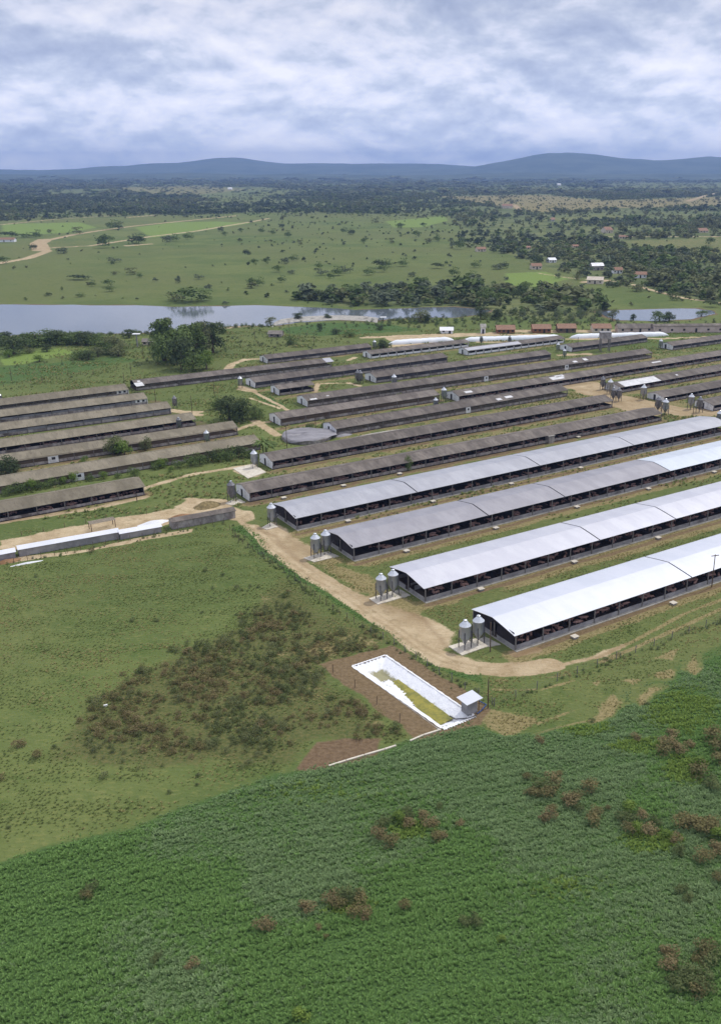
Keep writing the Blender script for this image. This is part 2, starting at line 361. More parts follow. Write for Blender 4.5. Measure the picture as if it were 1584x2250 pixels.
# the farm track and the bare yards at the shed ends
add('dirt', lm([(300, 1160), (380, 1140), (440, 1128), (500, 1122), (530, 1135)], 2.6, 1.0))
add('dirt', lm([(535, 1130), (555, 1155), (590, 1190), (640, 1228), (700, 1270), (750, 1300), (800, 1335), (860, 1378), (920, 1420), (980, 1450), (1040, 1468), (1100, 1472), (1160, 1470), (1215, 1460)], 2.2, .7))
RUT = [(535, 1132), (555, 1157), (590, 1192), (640, 1230), (700, 1272), (750, 1302), (800, 1337), (860, 1380), (920, 1422), (980, 1452), (1040, 1469), (1100, 1472)]
for dx in (-5, 8): add('dry', lm([(x + dx, y - dx * .5) for x, y in RUT], .22, .3, .25), .55)
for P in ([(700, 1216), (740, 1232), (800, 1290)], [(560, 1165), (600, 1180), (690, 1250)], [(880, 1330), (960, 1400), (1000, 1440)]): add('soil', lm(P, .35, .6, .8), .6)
add('dirt', lm([(1190, 1470), (1250, 1456), (1310, 1444), (1370, 1420)], .8, .8), .8)
add('dirt', lm([(1130, 1436), (1180, 1428)], 1.2, .7), .8)
add('dirt', pm([(565, 1160), (600, 1150), (660, 1185), (700, 1200), (680, 1240), (760, 1290), (830, 1320), (860, 1330), (1000, 1385), (980, 1430), (1060, 1450), (940, 1450), (860, 1390), (740, 1310), (640, 1240)], 2.0), .92)
add('dry', pm([(640, 1170), (700, 1200), (790, 1240), (860, 1300), (930, 1330), (940, 1365), (880, 1370), (800, 1320), (720, 1260), (620, 1190)], 2.5), .75)
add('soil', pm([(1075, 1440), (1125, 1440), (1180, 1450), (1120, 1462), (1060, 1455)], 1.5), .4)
for P in ([(1310, 1446), (1400, 1405), (1500, 1350), (1584, 1318), (1800, 1230)], [(1320, 1455), (1420, 1412), (1584, 1338), (1800, 1250)]): add('dry', lm(P, .45, .4, .15), .95)
for P in ([(1060, 1490), (1160, 1500), (1250, 1480)], [(1080, 1515), (1180, 1518)]): add('dry', lm(P, .4, .5, .3), .6)
add('dry', pm([(1000, 1478), (1300, 1450), (1584, 1345), (1584, 1375), (1340, 1465), (1080, 1535)], 3.0), .35)
# worn strips along the long sides of the new sheds
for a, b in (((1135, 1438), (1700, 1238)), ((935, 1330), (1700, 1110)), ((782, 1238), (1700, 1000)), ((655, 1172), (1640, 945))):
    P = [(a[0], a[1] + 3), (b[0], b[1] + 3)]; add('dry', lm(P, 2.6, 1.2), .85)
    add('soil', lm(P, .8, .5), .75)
for a, b in (((548, 1108), (1456, 925)), ((600, 1037), (1348, 895)), ((740, 958), (1249, 868)), ((620, 943), (965, 880)), ((1010, 885), (1584, 795)), ((676, 899), (1433, 788)), ((827, 849), (1212, 790)), ((562, 860), (982, 797)), ((614, 876), (694, 862)), ((0, 1146), (320, 1086)), ((1363, 866), (1584, 826)), ((1460, 884), (1584, 860)), ((590, 802), (813, 773)), ((816, 792), (1032, 764)), ((1030, 785), (1235, 756)), ((0, 1040), (525, 958)), ((0, 1000), (430, 938))):
    P = [a, b]; add('mud', lm(P, 1.3, .7), .55); add('dry', lm(P, 2.6, 1.2), .6)
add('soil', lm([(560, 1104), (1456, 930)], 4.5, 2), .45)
for P in ([(548, 1150), (600, 1120), (600, 1145), (575, 1160)], [(930, 1355), (1000, 1380), (1020, 1345), (960, 1335)], [(1000, 1330), (1040, 1300), (1100, 1290), (1000, 1360), (940, 1350)], [(740, 1240), (850, 1250), (830, 1262), (790, 1256)]):
    m = pm(P, 1.5); cut('dirt', m); cut('dry', m)
add('dry', pm([(560, 1100), (600, 1030), (760, 940), (1000, 880), (1300, 850), (1584, 790), (1700, 800), (1700, 960), (1456, 925), (1000, 1030), (640, 1110)], 5), .52)
add('mud', pm([(620, 1080), (900, 1010), (1200, 960), (1400, 925), (1450, 950), (1000, 1050), (660, 1120)], 4), .42)
add('dry', pm([(640, 905), (800, 860), (1050, 800), (1300, 770), (1584, 760), (1584, 800), (1200, 850), (700, 935)], 5), .42)
for a, b in (((0, 925), (330, 884)), ((0, 955), (380, 905)), ((0, 993), (433, 932))): add('mud', lm([a, b], 5, 2), .5)
# left yard, between the sheds
add('dirt', pm([(0, 1188), (200, 1150), (380, 1118), (330, 1102), (420, 1092), (500, 1096), (520, 1120), (380, 1150), (260, 1170), (60, 1215), (0, 1212)], 1.2), .85)
add('mud', pm([(120, 1172), (300, 1140), (390, 1130), (380, 1150), (240, 1172), (120, 1190)], 1.5), .35)
m = pm([(0, 1162), (150, 1140), (300, 1108), (345, 1092), (405, 1098), (385, 1112), (200, 1140), (0, 1180)], 1.0); cut('dirt', m); cut('dry', m)
add('dirt', lm([(0, 1148), (200, 1118), (320, 1092)], 1.2, .6), .8)
add('dirt', pm([(0, 1228), (60, 1222), (200, 1205), (260, 1192), (420, 1160), (420, 1168), (250, 1202), (30, 1236), (0, 1240)], .5), .9)
add('dirt', lm([(315, 1075), (420, 1043), (500, 1030), (560, 1022)], 1.2, .6), .7)
add('dirt', pm([(505, 1030), (560, 1020), (590, 1035), (560, 1052), (515, 1042)], .8), .6)
add('soil', pm([(340, 1070), (480, 1040), (560, 1035), (500, 1080), (420, 1085), (350, 1082)], 2), .25)
for P, hw in (([(520, 945), (560, 930), (600, 925)], 1.0), ([(560, 925), (610, 955)], 1.4), ([(530, 962), (560, 975)], 1.5), ([(525, 855), (560, 862), (610, 888), (640, 905)], .8), ([(550, 875), (615, 898)], .6), ([(690, 862), (700, 843), (760, 841), (790, 848)], 1.0), ([(370, 900), (400, 905), (440, 912)], 1.4), ([(415, 905), (440, 905)], 1.4), ([(500, 812), (510, 800), (540, 790), (590, 788)], 1.6), ([(530, 850), (555, 858)], 1.5), ([(765, 792), (780, 785)], 1.2),
              ([(1262, 848), (1300, 850), (1340, 872), (1400, 885), (1450, 895), (1500, 905), (1560, 905), (1700, 900)], 5.0), ([(1360, 885), (1420, 905)], 5), ([(1230, 780), (1290, 778)], 2.0), ([(1290, 845), (1300, 862)], 5.0),
              ([(800, 742), (880, 738), (960, 735), (1050, 736), (1200, 735)], 2.2), ([(1050, 752), (1220, 752)], 1.5), ([(860, 760), (1000, 752)], 2.5), ([(1280, 744), (1460, 744), (1584, 738)], 1.5), ([(1120, 728), (1350, 728)], 4), ([(1250, 745), (1330, 745)], 1.5), ([(490, 720), (560, 716), (600, 712)], 2.5)):
    add('dirt', lm(P, hw * 1.1, .8), .9)
add('dirt', pm([(840, 742), (960, 733), (1100, 730), (1100, 738), (960, 742), (860, 750)], 1.5), .8)
# crop and grass blocks behind the sheds
add('bright', pm([(0, 780), (130, 765), (170, 775), (60, 800), (0, 805)], 2.0), .8)
add('crop', pm([(-100, 820), (0, 805), (250, 782), (330, 790), (200, 815), (0, 850), (-100, 865)], 2.5), .56)
add('crop', pm([(600, 722), (700, 708), (830, 708), (960, 725), (820, 735), (700, 740), (620, 735)], 4), .6)
add('crop', pm([(548, 868), (590, 865), (630, 890), (640, 900), (600, 895)], 1.5), .7)
add('crop', pm([(535, 875), (600, 905), (585, 918), (520, 930), (500, 925)], 1.5), .4)
add('crop', pm([(500, 1160), (545, 1150), (600, 1200), (700, 1275), (800, 1350), (900, 1420), (980, 1462), (1060, 1485), (1060, 1520), (960, 1475), (880, 1425), (780, 1365), (660, 1280), (560, 1210)], 1.2, ), .56)
# beyond the river
far = GY > 430
def band(yt, yb):
    _, py = pix(GX, GY); return (py > yt) & (py < yb) & far
PXg, PYg = pix(GX, GY)
add('wood', pm([(-900, 374), (2600, 374), (2600, 700), (1700, 690), (1590, 672), (1440, 640), (1300, 625), (1250, 600), (1180, 585), (1120, 560), (1000, 540), (1010, 500), (980, 474), (760, 470), (560, 468), (400, 478), (200, 478), (0, 488), (-900, 500)], 12), .9)
add('wood', pm([(640, 655), (820, 632), (1050, 622), (1280, 632), (1340, 665), (1330, 690), (1250, 705), (1050, 690), (1000, 672), (760, 675)], 6), .9)
for P, a in (([(960, 432), (1200, 428), (1330, 440), (1640, 430), (1640, 452), (1350, 458), (1180, 468), (1040, 446)], .8), ([(560, 455), (400, 425), (560, 410), (700, 420), (560, 440)], .5), ([(250, 412), (440, 408), (560, 416), (420, 430), (300, 425)], .7), ([(1340, 530), (1584, 520), (1700, 525), (1584, 565), (1420, 550)], .6), ([(1180, 480), (1330, 470), (1420, 478), (1250, 488)], .6), ([(1300, 404), (1640, 400), (1640, 415), (1400, 418)], .5), ([(0, 488), (100, 482), (560, 468), (560, 480), (300, 520), (100, 560), (0, 575)], .5), ([(1250, 612), (1330, 612), (1330, 632), (1270, 632)], .5)):
    m = pm(P, 14); cut('wood', m * .75); add('dry', m, a * .72)
for P in ([(0, 492), (180, 488), (220, 500), (150, 512), (0, 520)], [(290, 500), (380, 488), (480, 486), (560, 490), (430, 510), (330, 524)], [(1100, 600), (1200, 595), (1260, 612), (1200, 632), (1100, 628)], [(840, 486), (980, 474), (990, 485), (930, 500), (860, 500)]):
    m = pm(P, 6); cut('wood', m); add('bright', m, .6); cut('dry', m)
for P, hw in (([(-40, 585), (60, 568), (105, 552), (85, 540), (95, 530), (160, 516), (210, 508)], 5), ([(92, 550), (85, 535), (100, 526)], 9), ([(210, 508), (300, 496), (400, 486), (520, 474)], 5), ([(100, 545), (200, 540), (330, 520), (430, 508), (560, 486), (590, 480)], 4), ([(0, 494), (120, 482), (250, 474)], 4), ([(1510, 442), (1550, 430), (1600, 418)], 9), ([(960, 432), (1130, 430)], 9), ([(1140, 460), (1130, 450), (1110, 448)], 6), ([(1390, 625), (1440, 640), (1500, 655), (1600, 668), (1700, 675)], 2.2), ([(1180, 600), (1260, 612), (1400, 622)], 1.5), ([(1340, 520), (1584, 520)], 5), ([(280, 540), (330, 536)], 5), ([(1290, 620), (1325, 616)], 6), ([(280, 478), (350, 472)], 5)):
    add('dirt', lm(P, hw, 1.5, .3), .85)
LAKE = [(-500, 664), (-100, 667), (0, 669), (120, 670), (200, 671), (300, 671), (380, 675), (450, 673), (560, 671), (700, 677), (780, 681), (860, 679), (930, 676), (1000, 674), (1050, 678), (1080, 682), (1060, 690), (1000, 697), (930, 698), (860, 702), (812, 706), (740, 703), (650, 708), (608, 716), (540, 716), (470, 719), (400, 726), (350, 731), (250, 733), (150, 734), (60, 736), (0, 741), (-100, 750), (-500, 775)]
LAKE2 = [(1310, 684), (1350, 681), (1450, 679), (1530, 678), (1560, 682), (1568, 690), (1545, 694), (1520, 702), (1450, 705), (1400, 704), (1350, 704), (1330, 695)]
for P in (LAKE, LAKE2):
    add('mud', lm(P + P[:1], 4, 3, 1), .6)
K['keep'] = K['dirt'] + K['dry']
verts = np.zeros((NG, 3), np.float32); verts[:, 0] = GX; verts[:, 1] = GY
ii, jj = np.meshgrid(np.arange(nr - 1), np.arange(na - 1), indexing='ij')
b0 = (ii * na + jj).ravel(); FQ = np.stack([b0, b0 + na, b0 + na + 1, b0 + 1], 1)[:, ::-1]
POND = [(773.8, 1464), (847, 1440), (1040, 1572), (970.5, 1600.5)]
PW = atn(POND); pc = PW.mean(0)
fc = verts[FQ].mean(1)
FQ = FQ[~inside(fc[:, 0], fc[:, 1], pc + (PW - pc) * .985)]
def ground_mat():
    k = NT('ground')
    a1 = k.n('ShaderNodeAttribute', attribute_name='ma'); a2 = k.n('ShaderNodeAttribute', attribute_name='mb')
    s1 = k.n('ShaderNodeSeparateColor'); k.l(a1.outputs['Color'], s1.inputs[0]); s2 = k.n('ShaderNodeSeparateColor'); k.l(a2.outputs['Color'], s2.inputs[0])
    dirt, crop, brush = s1.outputs; soil, dry, bright = s2.outputs; wood = a1.outputs['Alpha']; mud = a2.outputs['Alpha']
    fine = k.noise(1.6, 6, .7); med = k.noise(.22, 7, .62, off=5); big = k.noise(.025, 5, .55, off=11); huge = k.noise(.004, 6, .6, off=17); tuft = k.noise(.9, 3, .6, stretch=(1, 2.2, 1), off=23)
    edge = k.math('ADD', k.math('MULTIPLY', med, .6), k.math('MULTIPLY', fine, .4))
    base = k.mix(k.ramp(big, .35, .65), lin(84, 101, 54), lin(105, 116, 66))
    base = k.mix(k.ramp(huge, .40, .62), base, lin(100, 108, 64))
    base = k.mix(k.math('MULTIPLY', k.ramp(med, .5, .72), .6), base, lin(72, 92, 44))
    base = k.mix(k.math('MULTIPLY', k.ramp(tuft, .5, .7), .5), base, lin(128, 130, 78))
    def lay(c, mask, colr, sh=1.1):
        t = k.ramp(k.math('ADD', mask, k.math('MULTIPLY', k.math('SUBTRACT', edge, .5), sh)), .38, .62)
        t = k.math('MULTIPLY', t, k.ramp(mask, .02, .12)); return k.mix(t, c, colr)
    n2 = k.ramp(fine, .35, .65)
    base = lay(base, wood, k.mix(k.ramp(k.noise(.03, 6, .7, off=41), .4, .62), lin(84, 96, 58), lin(112, 118, 76)), .9)
    base = lay(base, brush, k.mix(n2, lin(78, 90, 50), lin(108, 106, 66)), 1.0)
    base = lay(base, bright, k.mix(n2, lin(106, 128, 62), lin(124, 142, 74)), .6)
    base = lay(base, dry, k.mix(n2, lin(118, 110, 72), lin(150, 137, 98)), 1.7)
    base = lay(base, crop, k.mix(n2, lin(64, 88, 46), lin(84, 110, 60)), .7)
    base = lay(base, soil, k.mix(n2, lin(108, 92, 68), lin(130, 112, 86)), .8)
    base = lay(base, mud, k.mix(n2, lin(102, 84, 64), lin(124, 105, 82)), .8)
    d = k.mix(k.ramp(med, .35, .68), lin(172, 152, 120), lin(196, 178, 146)); d = k.mix(k.math('MULTIPLY', k.ramp(k.noise(.5, 6, .7, off=77), .5, .7), .7), d, lin(140, 124, 92))
    rut = k.math('MULTIPLY', k.ramp(k.noise(2.5, 5, .7, off=91), .52, .7), .5); d = k.mix(rut, d, lin(214, 198, 168)); d = k.mix(k.math('MULTIPLY', dry, .8), d, lin(136, 116, 84)); d = k.mix(k.math('MULTIPLY', soil, .8), d, lin(124, 100, 72))
    base = lay(base, dirt, d, 1.55)
    k.bump(k.math('ADD', k.math('MULTIPLY', fine, .5), tuft), .7, .35)
    return k.fin(base, .95, 0, .1)
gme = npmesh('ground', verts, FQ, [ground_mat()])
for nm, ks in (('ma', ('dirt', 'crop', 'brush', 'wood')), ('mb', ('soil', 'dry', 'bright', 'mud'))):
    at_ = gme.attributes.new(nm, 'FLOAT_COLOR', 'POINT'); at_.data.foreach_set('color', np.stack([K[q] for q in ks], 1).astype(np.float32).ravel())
gme.shade_smooth()
tag(link('ground', gme), kind='structure')
def ksample(k, X, Y):       # look the painted masks up again, to plant things where they belong
    r = np.hypot(X, Y); a = np.arctan2(X, Y)
    i = np.clip(np.searchsorted(rr, r), 0, nr - 1); j = np.clip(np.round((a - aa[0]) / (aa[1] - aa[0])).astype(int), 0, na - 1)
    return K[k][i * na + j]

# the lake in two sheets
def lakemat():
    k = NT('water'); k.bump(k.noise(.35, 4, .6, stretch=(1, 2.5, 1)), .05, .3)
    c = k.mix(k.ramp(k.noise(.02, 4, .6), .35, .7), lin(96, 104, 112), lin(108, 116, 124)); return k.fin(c, .08, 0, .5)
M['water'] = lakemat()
for P in (LAKE, LAKE2):
    W = atn(P); Q = []
    for i in range(len(W)):
        a = W[i]; b = W[(i + 1) % len(W)]; n = max(2, int(np.linalg.norm(b - a) / 9))
        for t in np.arange(n) / n:
            p = a + (b - a) * t; o_ = (vnoise(np.array([p[0]]), np.array([p[1]]), 14, 5)[0] - .5) * 14
            nrm = np.array([-(b - a)[1], (b - a)[0]]); nrm = nrm / (np.linalg.norm(nrm) + 1e-9); Q.append(tuple(p + nrm * o_ * .6))
    mb = MB(); mb.quad(*[(x, y, .04) for x, y in reversed(Q)]); o = mb.build('water', 'water'); tag(o, kind='structure')
LK = [atn(LAKE), atn(LAKE2)]
def inlake(X, Y): return inside(X, Y, LK[0]) | inside(X, Y, LK[1])

# distant hills
def hillmat():
    k = NT('hill_scrub'); n = k.noise(.003, 8, .65); c = k.mix(k.ramp(n, .38, .62), lin(62, 76, 62), lin(86, 96, 78))
    k.bump(n, .6, 30); return k.fin(c, .95, 0, .05)
M['hill'] = hillmat()
def hill(name, prof, D, depth, seed):
    """prof: skyline as (photo x, metres up); a ridge with real depth and slopes on both sides"""
    xs = np.linspace(prof[0][0], prof[-1][0], 260); hs = np.interp(xs, [p[0] for p in prof], [p[1] for p in prof])
    kk = np.hanning(9); kk /= kk.sum(); hs = np.convolve(np.pad(hs, 4, 'edge'), kk, 'valid')
    T = np.linspace(-1, 1, 41); V = []
    for t in T:
        Y = np.full(xs.shape, D + t * depth); X = (xs - CX) / F * (D * CP + H * SP)
        e = (1 - t * t) ** 1.3; nz = vnoise(X, Y, 700, seed, 6)
        V.append(np.stack([X * (1 + t * depth / D * .5), Y, hs * e * (1 - .3 * (1 - abs(t)) * 0) * (.92 + .16 * nz) + (nz - .5) * 40 * e - 3], 1))
    V = np.concatenate(V); n = len(xs); i, j = np.meshgrid(np.arange(40), np.arange(n - 1), indexing='ij'); b = (i * n + j).ravel()
    me = npmesh(name, V, np.stack([b, b + 1, b + n + 1, b + n], 1), ['hill']); me.shade_smooth()
    return tag(link(name, me), kind='structure')
U = 12000 / F
hill('hills', [(-700, 70), (-200, 78), (0, 72), (180, 74), (250, 118), (310, 122), (350, 160), (400, 150), (440, 158), (470, 182), (500, 215), (530, 205), (560, 172), (600, 142), (640, 128), (700, 140), (780, 132), (860, 136), (960, 132), (1040, 110), (1100, 90), (1400, 60), (2400, 60)], 12500, 2600, 3)
hill('hills', [(760, 40), (900, 70), (1000, 95), (1050, 115), (1090, 150), (1130, 195), (1170, 240), (1200, 262), (1250, 270), (1290, 250), (1330, 222), (1380, 190), (1440, 170), (1500, 178), (1540, 200), (1590, 205), (1660, 190), (1800, 150), (2000, 120), (2500, 90)], 11200, 2200, 8)
hill('hills', [(-900, 30), (-200, 42), (150, 36), (420, 50), (620, 40), (900, 30), (1200, 44), (1600, 36), (2600, 30)], 8200, 1500, 12)

# ------------------------------------------------------------------ sheds
def roof_profile(W, eh, rh, curved):
    if curved:
        ys = np.linspace(0, W, 9); return [(y, eh + (rh - eh) * (1 - abs(2 * y / W - 1) ** 1.12)) for y in ys]
    return [(0, eh), (W / 2, rh), (W, eh)]
def slab_along(mb, P, x0, x1, th=.07):
    lo = [(y, z - th) for y, z in P]
    n = len(mb.v); k = len(P); ring = P + lo[::-1]
    mb.v += [(x0, y, z) for y, z in ring] + [(x1, y, z) for y, z in ring]; m = len(ring)
    mb.f += [(n + i, n + m + i, n + m + (i + 1) % m, n + (i + 1) % m) for i in range(m)]
    for i in range(k - 1):
        a, b, c, d = i, i + 1, m - 2 - i, m - 1 - i
        mb.f += [(n + a, n + b, n + c, n + d), (n + m + d, n + m + c, n + m + b, n + m + a)]
def shed(lab, e0, e1, eh=2.25, W=8.0, rise=.95, side='open', roof='roof_old', curved=False, gaps=(), roofs=None, bay=5.0,
         endl='gable', endr='open', lw=.75, lwm='dirty_wall', patches=(), panels=(), az=None, L=None, cat='livestock shed', grp='long livestock sheds in parallel rows', slope_patch=()):
    p0 = at(*e0, eh); p1 = at(*e1, eh)
    if az is None:
        d = p1 - p0; a_ = math.atan2(d.x, d.y); a_ = min(max(a_, math.radians(55.2)), math.radians(57.4))
    else: a_ = math.radians(az)
    lv = Vector((math.sin(a_), math.cos(a_), 0)); Ln = L if L else (p1 - p0).dot(lv)
    p0.z = 0
    root = empty('livestock_shed', p0, math.pi / 2 - a_); tag(root, lab, cat, grp)
    P = roof_profile(W, eh, eh + rise, curved); cuts = [0] + [g for g in gaps if g < Ln - 2] + [Ln]
    if roofs is None: roofs = [roof]
    for i in range(len(cuts) - 1):
        mb = MB(); slab_along(mb, P, cuts[i] + (.16 if i else 0), cuts[i + 1] - (.16 if i < len(cuts) - 2 else 0))
        mb.build('roof', roofs[min(i, len(roofs) - 1)], root)
    if len(cuts) > 2:
        for g in cuts[1:-1]: mb = MB(); slab_along(mb, [(y, z - .16) for y, z in P], g - .3, g + .3, .05); mb.build('roof_joint', 'steel_dark', root)
    if not curved:     # ridge capping
        mb = MB(); slab_along(mb, [(W / 2 - .22, eh + rise - .02), (W / 2, eh + rise + .05), (W / 2 + .22, eh + rise - .02)], .05, Ln - .05, .04); mb.build('ridge_cap', roof, root)
    y0, y1 = .38, W - .38
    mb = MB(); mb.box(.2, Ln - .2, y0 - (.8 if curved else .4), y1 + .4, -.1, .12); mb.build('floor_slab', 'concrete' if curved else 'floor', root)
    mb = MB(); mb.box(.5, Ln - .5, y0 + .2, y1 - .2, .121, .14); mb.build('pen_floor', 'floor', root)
    if side != 'windows':
        for yy in (y0, y1): mb = MB(); mb.box(.3, Ln - .3, yy - .075, yy + .075, .12, lw + .12); mb.build('low_wall', lwm, root)
    # posts, and the eave beam they carry
    nb = max(2, round(Ln / bay)); bs = (Ln - 1.0) / nb
    pm_ = MB().box(-.09, .09, -.09, .09, 0, eh - .1).mesh('post', 'post')
    for i in range(nb + 1):
        o = link('post', pm_, root); o.location = (.5 + i * bs, y0 - .12, .12)
    mb = MB(); mb.box(.1, Ln - .1, y0 - .2, y0 - .1, eh - .09, eh + .03); mb.box(.1, Ln - .1, y1 + .1, y1 + .2, eh - .09, eh + .03); mb.build('eave_beam', 'steel_dark' if curved else 'timber', root)
    # inside: pen walls, and an added far-side sheet that keeps the daylight out
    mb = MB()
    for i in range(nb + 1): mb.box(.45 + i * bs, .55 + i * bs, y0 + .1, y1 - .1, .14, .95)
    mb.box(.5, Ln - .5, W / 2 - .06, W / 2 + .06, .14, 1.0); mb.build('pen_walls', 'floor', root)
    mb = MB(); mb.box(.4, Ln - .4, y1 + .08, y1 + .11, lw + .1, eh + .05); mb.build('far_light_blocker', 'dark', root)
    top = eh + .02
    if side == 'rails':
        mb = MB()
        for q in range(3): mb.box(.3, Ln - .3, y0 - .06, y0 - .02, lw + .35 + q * .38, lw + .43 + q * .38)
        mb.build('side_rail', 'grey_timber', root)
    elif side == 'boards':
        mb = MB()
        for q in range(9): mb.box(.3, Ln - .3, y0 - .06, y0 - .02, .2 + q * .24, .36 + q * .24)
        mb.build('side_boards', 'brown_wall', root)
    elif side in ('curtain', 'dark_curtain', 'wall'):
        mb = MB(); mm = {'curtain': 'curtain', 'dark_curtain': 'dark_curtain', 'wall': 'brown_wall'}[side]
        for i in range(nb):
            lo_ = top - (.35 + .3 * random.random()) if side == 'curtain' else top - .12
            mb.box(.62 + i * bs, .38 + (i + 1) * bs, y0 - .04 + .02 * random.random(), y0 + .02, lw * (.9 if side != 'wall' else .5), lo_)
        mb.build('side_curtain' if side != 'wall' else 'side_wall', mm, root)
    elif side == 'windows':
        mb = MB(); mb.box(.3, Ln - .3, y0 - .08, y0 + .07, .12, .95); mb.box(.3, Ln - .3, y1 - .07, y1 + .08, .12, 1.9)
        for i in range(nb + 1): mb.box(max(.3, .5 + i * bs - .3), .5 + i * bs + .3, y0 - .078, y0 + .068, .95, top - .1)
        mb.box(.3, Ln - .3, y0 - .076, y0 + .066, top - .3, top - .05)
        mb.build('side_wall', 'whitewash', root)
    for (a, b, full) in panels:      # a whitewashed store room in the long side
        mb = MB(); x = a * Ln; ln = b
        mb.box(x, x + ln, y0 - .30, y0 - .1, 0, eh - .12); q = mb.build('side_room', 'whitewash', root)
        mb = MB(); mb.box(x + ln * .35, x + ln * .7, y0 - .33, y0 - .302, 1.0, 1.7); mb.build('window', 'doorway', q)
    def gable(xa, xb, name):
        mb = MB(); mb.xprism([(y0 - .05, .1), (y1 + .05, .1), (y1 + .05, eh + .02), (W / 2, eh + rise - .12), (y0 - .05, eh + .02)], xa, xb); return mb.build(name, 'whitewash', root)
    if endl == 'gable':
        g = gable(.25, .45, 'gable_wall'); mb = MB(); mb.box(.2, .249, W / 2 - .1, W / 2 + .9, .12, 2.0); mb.build('door', 'doorway', g)
    elif endl == 'net':
        mb = MB(); mb.box(.3, .34, y0 + .1, W * .42, .8, eh + rise * .35); mb.xprism([(y0 + .1, eh), (y1 - .1, eh), (W / 2, eh + rise - .15)], .3, .34) if rise > .3 else None
        mb.box(.3, .34, W * .42 + 1.4, y1, .8, eh); mb.build('end_netting', 'dark', root)
        mb = MB(); mb.box(.25, .4, y0, W * .42, .12, .9); mb.box(.25, .4, W * .42 + 1.4, y1, .12, .9); mb.build('end_wall', 'low_wall', root)
    elif endl == 'low':
        mb = MB(); mb.box(.25, .4, y0, W * .45, .12, .9); mb.box(.25, .4, W * .45 + 1.4, y1, .12, .9); mb.build('end_wall', 'low_wall', root)
        mb = MB(); mb.box(1.5, Ln * .3, W * .45, W * .45 + .1, .14, 1.0); mb.box(1.5, Ln * .3, W * .45 + 1.3, W * .45 + 1.4, .14, 1.0); mb.build('aisle_wall', 'low_wall', root)
    if endl in ('net', 'low'):
        for yy in (W * .5 - .1, y1 + .2): mb = MB(); mb.box(.3, .52, yy - .1, yy + .1, 0, eh + (rise - .2 if yy < W * .7 else -.1)); mb.build('post', 'post', root)
    if endr == 'gable': gable(Ln - .45, Ln - .25, 'gable_wall')
    elif endr == 'net': mb = MB(); mb.xprism([(y0, .1), (y1, .1), (y1, eh), (W / 2, eh + rise - .15), (y0, eh)], Ln - .4, Ln - .36); mb.build('end_netting', 'dark', root)
    elif endr == 'house':
        g = gable(Ln - 4.2, Ln - .1, 'end_room'); mb = MB()
        mb.box(Ln - 3.6, Ln - 2.8, y0 - .085, y0 - .052, 1.0, 1.7); mb.box(Ln - 1.9, Ln - 1.1, y0 - .085, y0 - .052, 1.0, 1.7); mb.build('window', 'doorway', g)
    for (a, b, c, d, mm) in slope_patch:  # renewed sheets: a..b metres along, c..d of the near slope
        mb = MB(); hw = W / 2; z = lambda t: eh + rise * t + .035
        mb.xprism([(hw * c, z(c)), (hw * d, z(d)), (hw * d, z(d) - .03), (hw * c, z(c) - .03)][::-1], a, b); mb.build('roof_sheet', mm, root)
    return root
SH = {}
EH = 2.87
SH['S1'] = shed('nearest long livestock shed with bright white roof, twin silos at its end', (1130, 1398), (1584, 1247), EH, 12.1, .95, 'open', curved=True, gaps=(42.5, 73, 104), roofs=['roof_bright'], bay=5.95, endl='net', lw=.70, lwm='low_wall', az=56.2, L=142)
SH['S2'] = shed('second white roofed shed, its open end showing low pen walls', (931, 1294), (1584, 1120), EH, 12.2, .95, 'open', curved=True, gaps=(43.5, 66, 98), roofs=['roof_white'], bay=5.95, endl='low', lw=.70, lwm='low_wall', az=56.4, L=142)
SH['S3'] = shed('open sided shed with grey metal roof turning bluish white past a joint', (774, 1205), (1584, 1010), EH, 11.9, .9, 'open', curved=True, gaps=(34.5, 57, 92.5), roofs=['roof_grey', 'roof_grey', 'roof_grey', 'roof_blue'], bay=5.95, endl='net', lw=.70, lwm='low_wall', az=56.0, L=142)
SH['S4'] = shed('grey roofed new shed behind the others, one silo at its end', (649, 1139.5), (1600, 931), EH, 11.8, .9, 'open', curved=True, gaps=(32, 70, 104), roofs=['roof_light'], bay=5.95, endl='net', endr='open', lw=.70, lwm='low_wall', az=55.9)
SH['O1'] = shed('old brown roofed shed with white gable next to the newest sheds', (546, 1084), (1456, 908.5), 2.3, 8.6, 1.1, 'open', bay=5.6, slope_patch=())
SH['O2'] = shed('old brown roofed shed whose end stands by the torn round tank', (597, 1014), (1348, 880), 2.35, 8.7, 1.15, 'open', bay=5.6)
SH['O3'] = shed('old shed with rails along its side behind the torn round tank', (737.5, 942.7), (1249, 857), 2.2, 8.7, 1.15, 'rails', bay=5.6, panels=((.52, 1.8, 1),), slope_patch=((62, 64, .2, .5, 'roof_patch'), (66, 69, .3, .6, 'roof_patch')))
SH['O4'] = shed('old shed with brown boarded side and windowless whitewashed gable', (615, 921), (967, 867), 2.3, 8.7, 1.15, 'boards', bay=9, az=56.2)
SH['u'] = shed('long old shed with scattered pale roof sheets and a silo at its gable', (1007.5, 871), (1700, 763), 2.1, 8.7, 1.15, 'open', bay=5.6, az=56.1, slope_patch=((4, 7, .3, .6, 'roof_patch'), (43, 49, .25, .75, 'roof_patch'), (46, 50, .55, .9, 'roof_patch'), (96, 101, .5, .7, 'roof_patch')))
SH['t'] = shed('long old shed with brown panels near its gable and rails beyond', (674.6, 881), (1433.6, 775), 2.2, 8.7, 1.15, 'rails', bay=5.6, panels=((.455, 1.8, 1), (.70, 1.8, 1)), slope_patch=((1.5, 4, .05, .25, 'roof_patch'), (8, 9, .3, .4, 'roof_patch'), (118, 120, .2, .5, 'roof_patch'), (124, 126, .3, .7, 'roof_patch')))
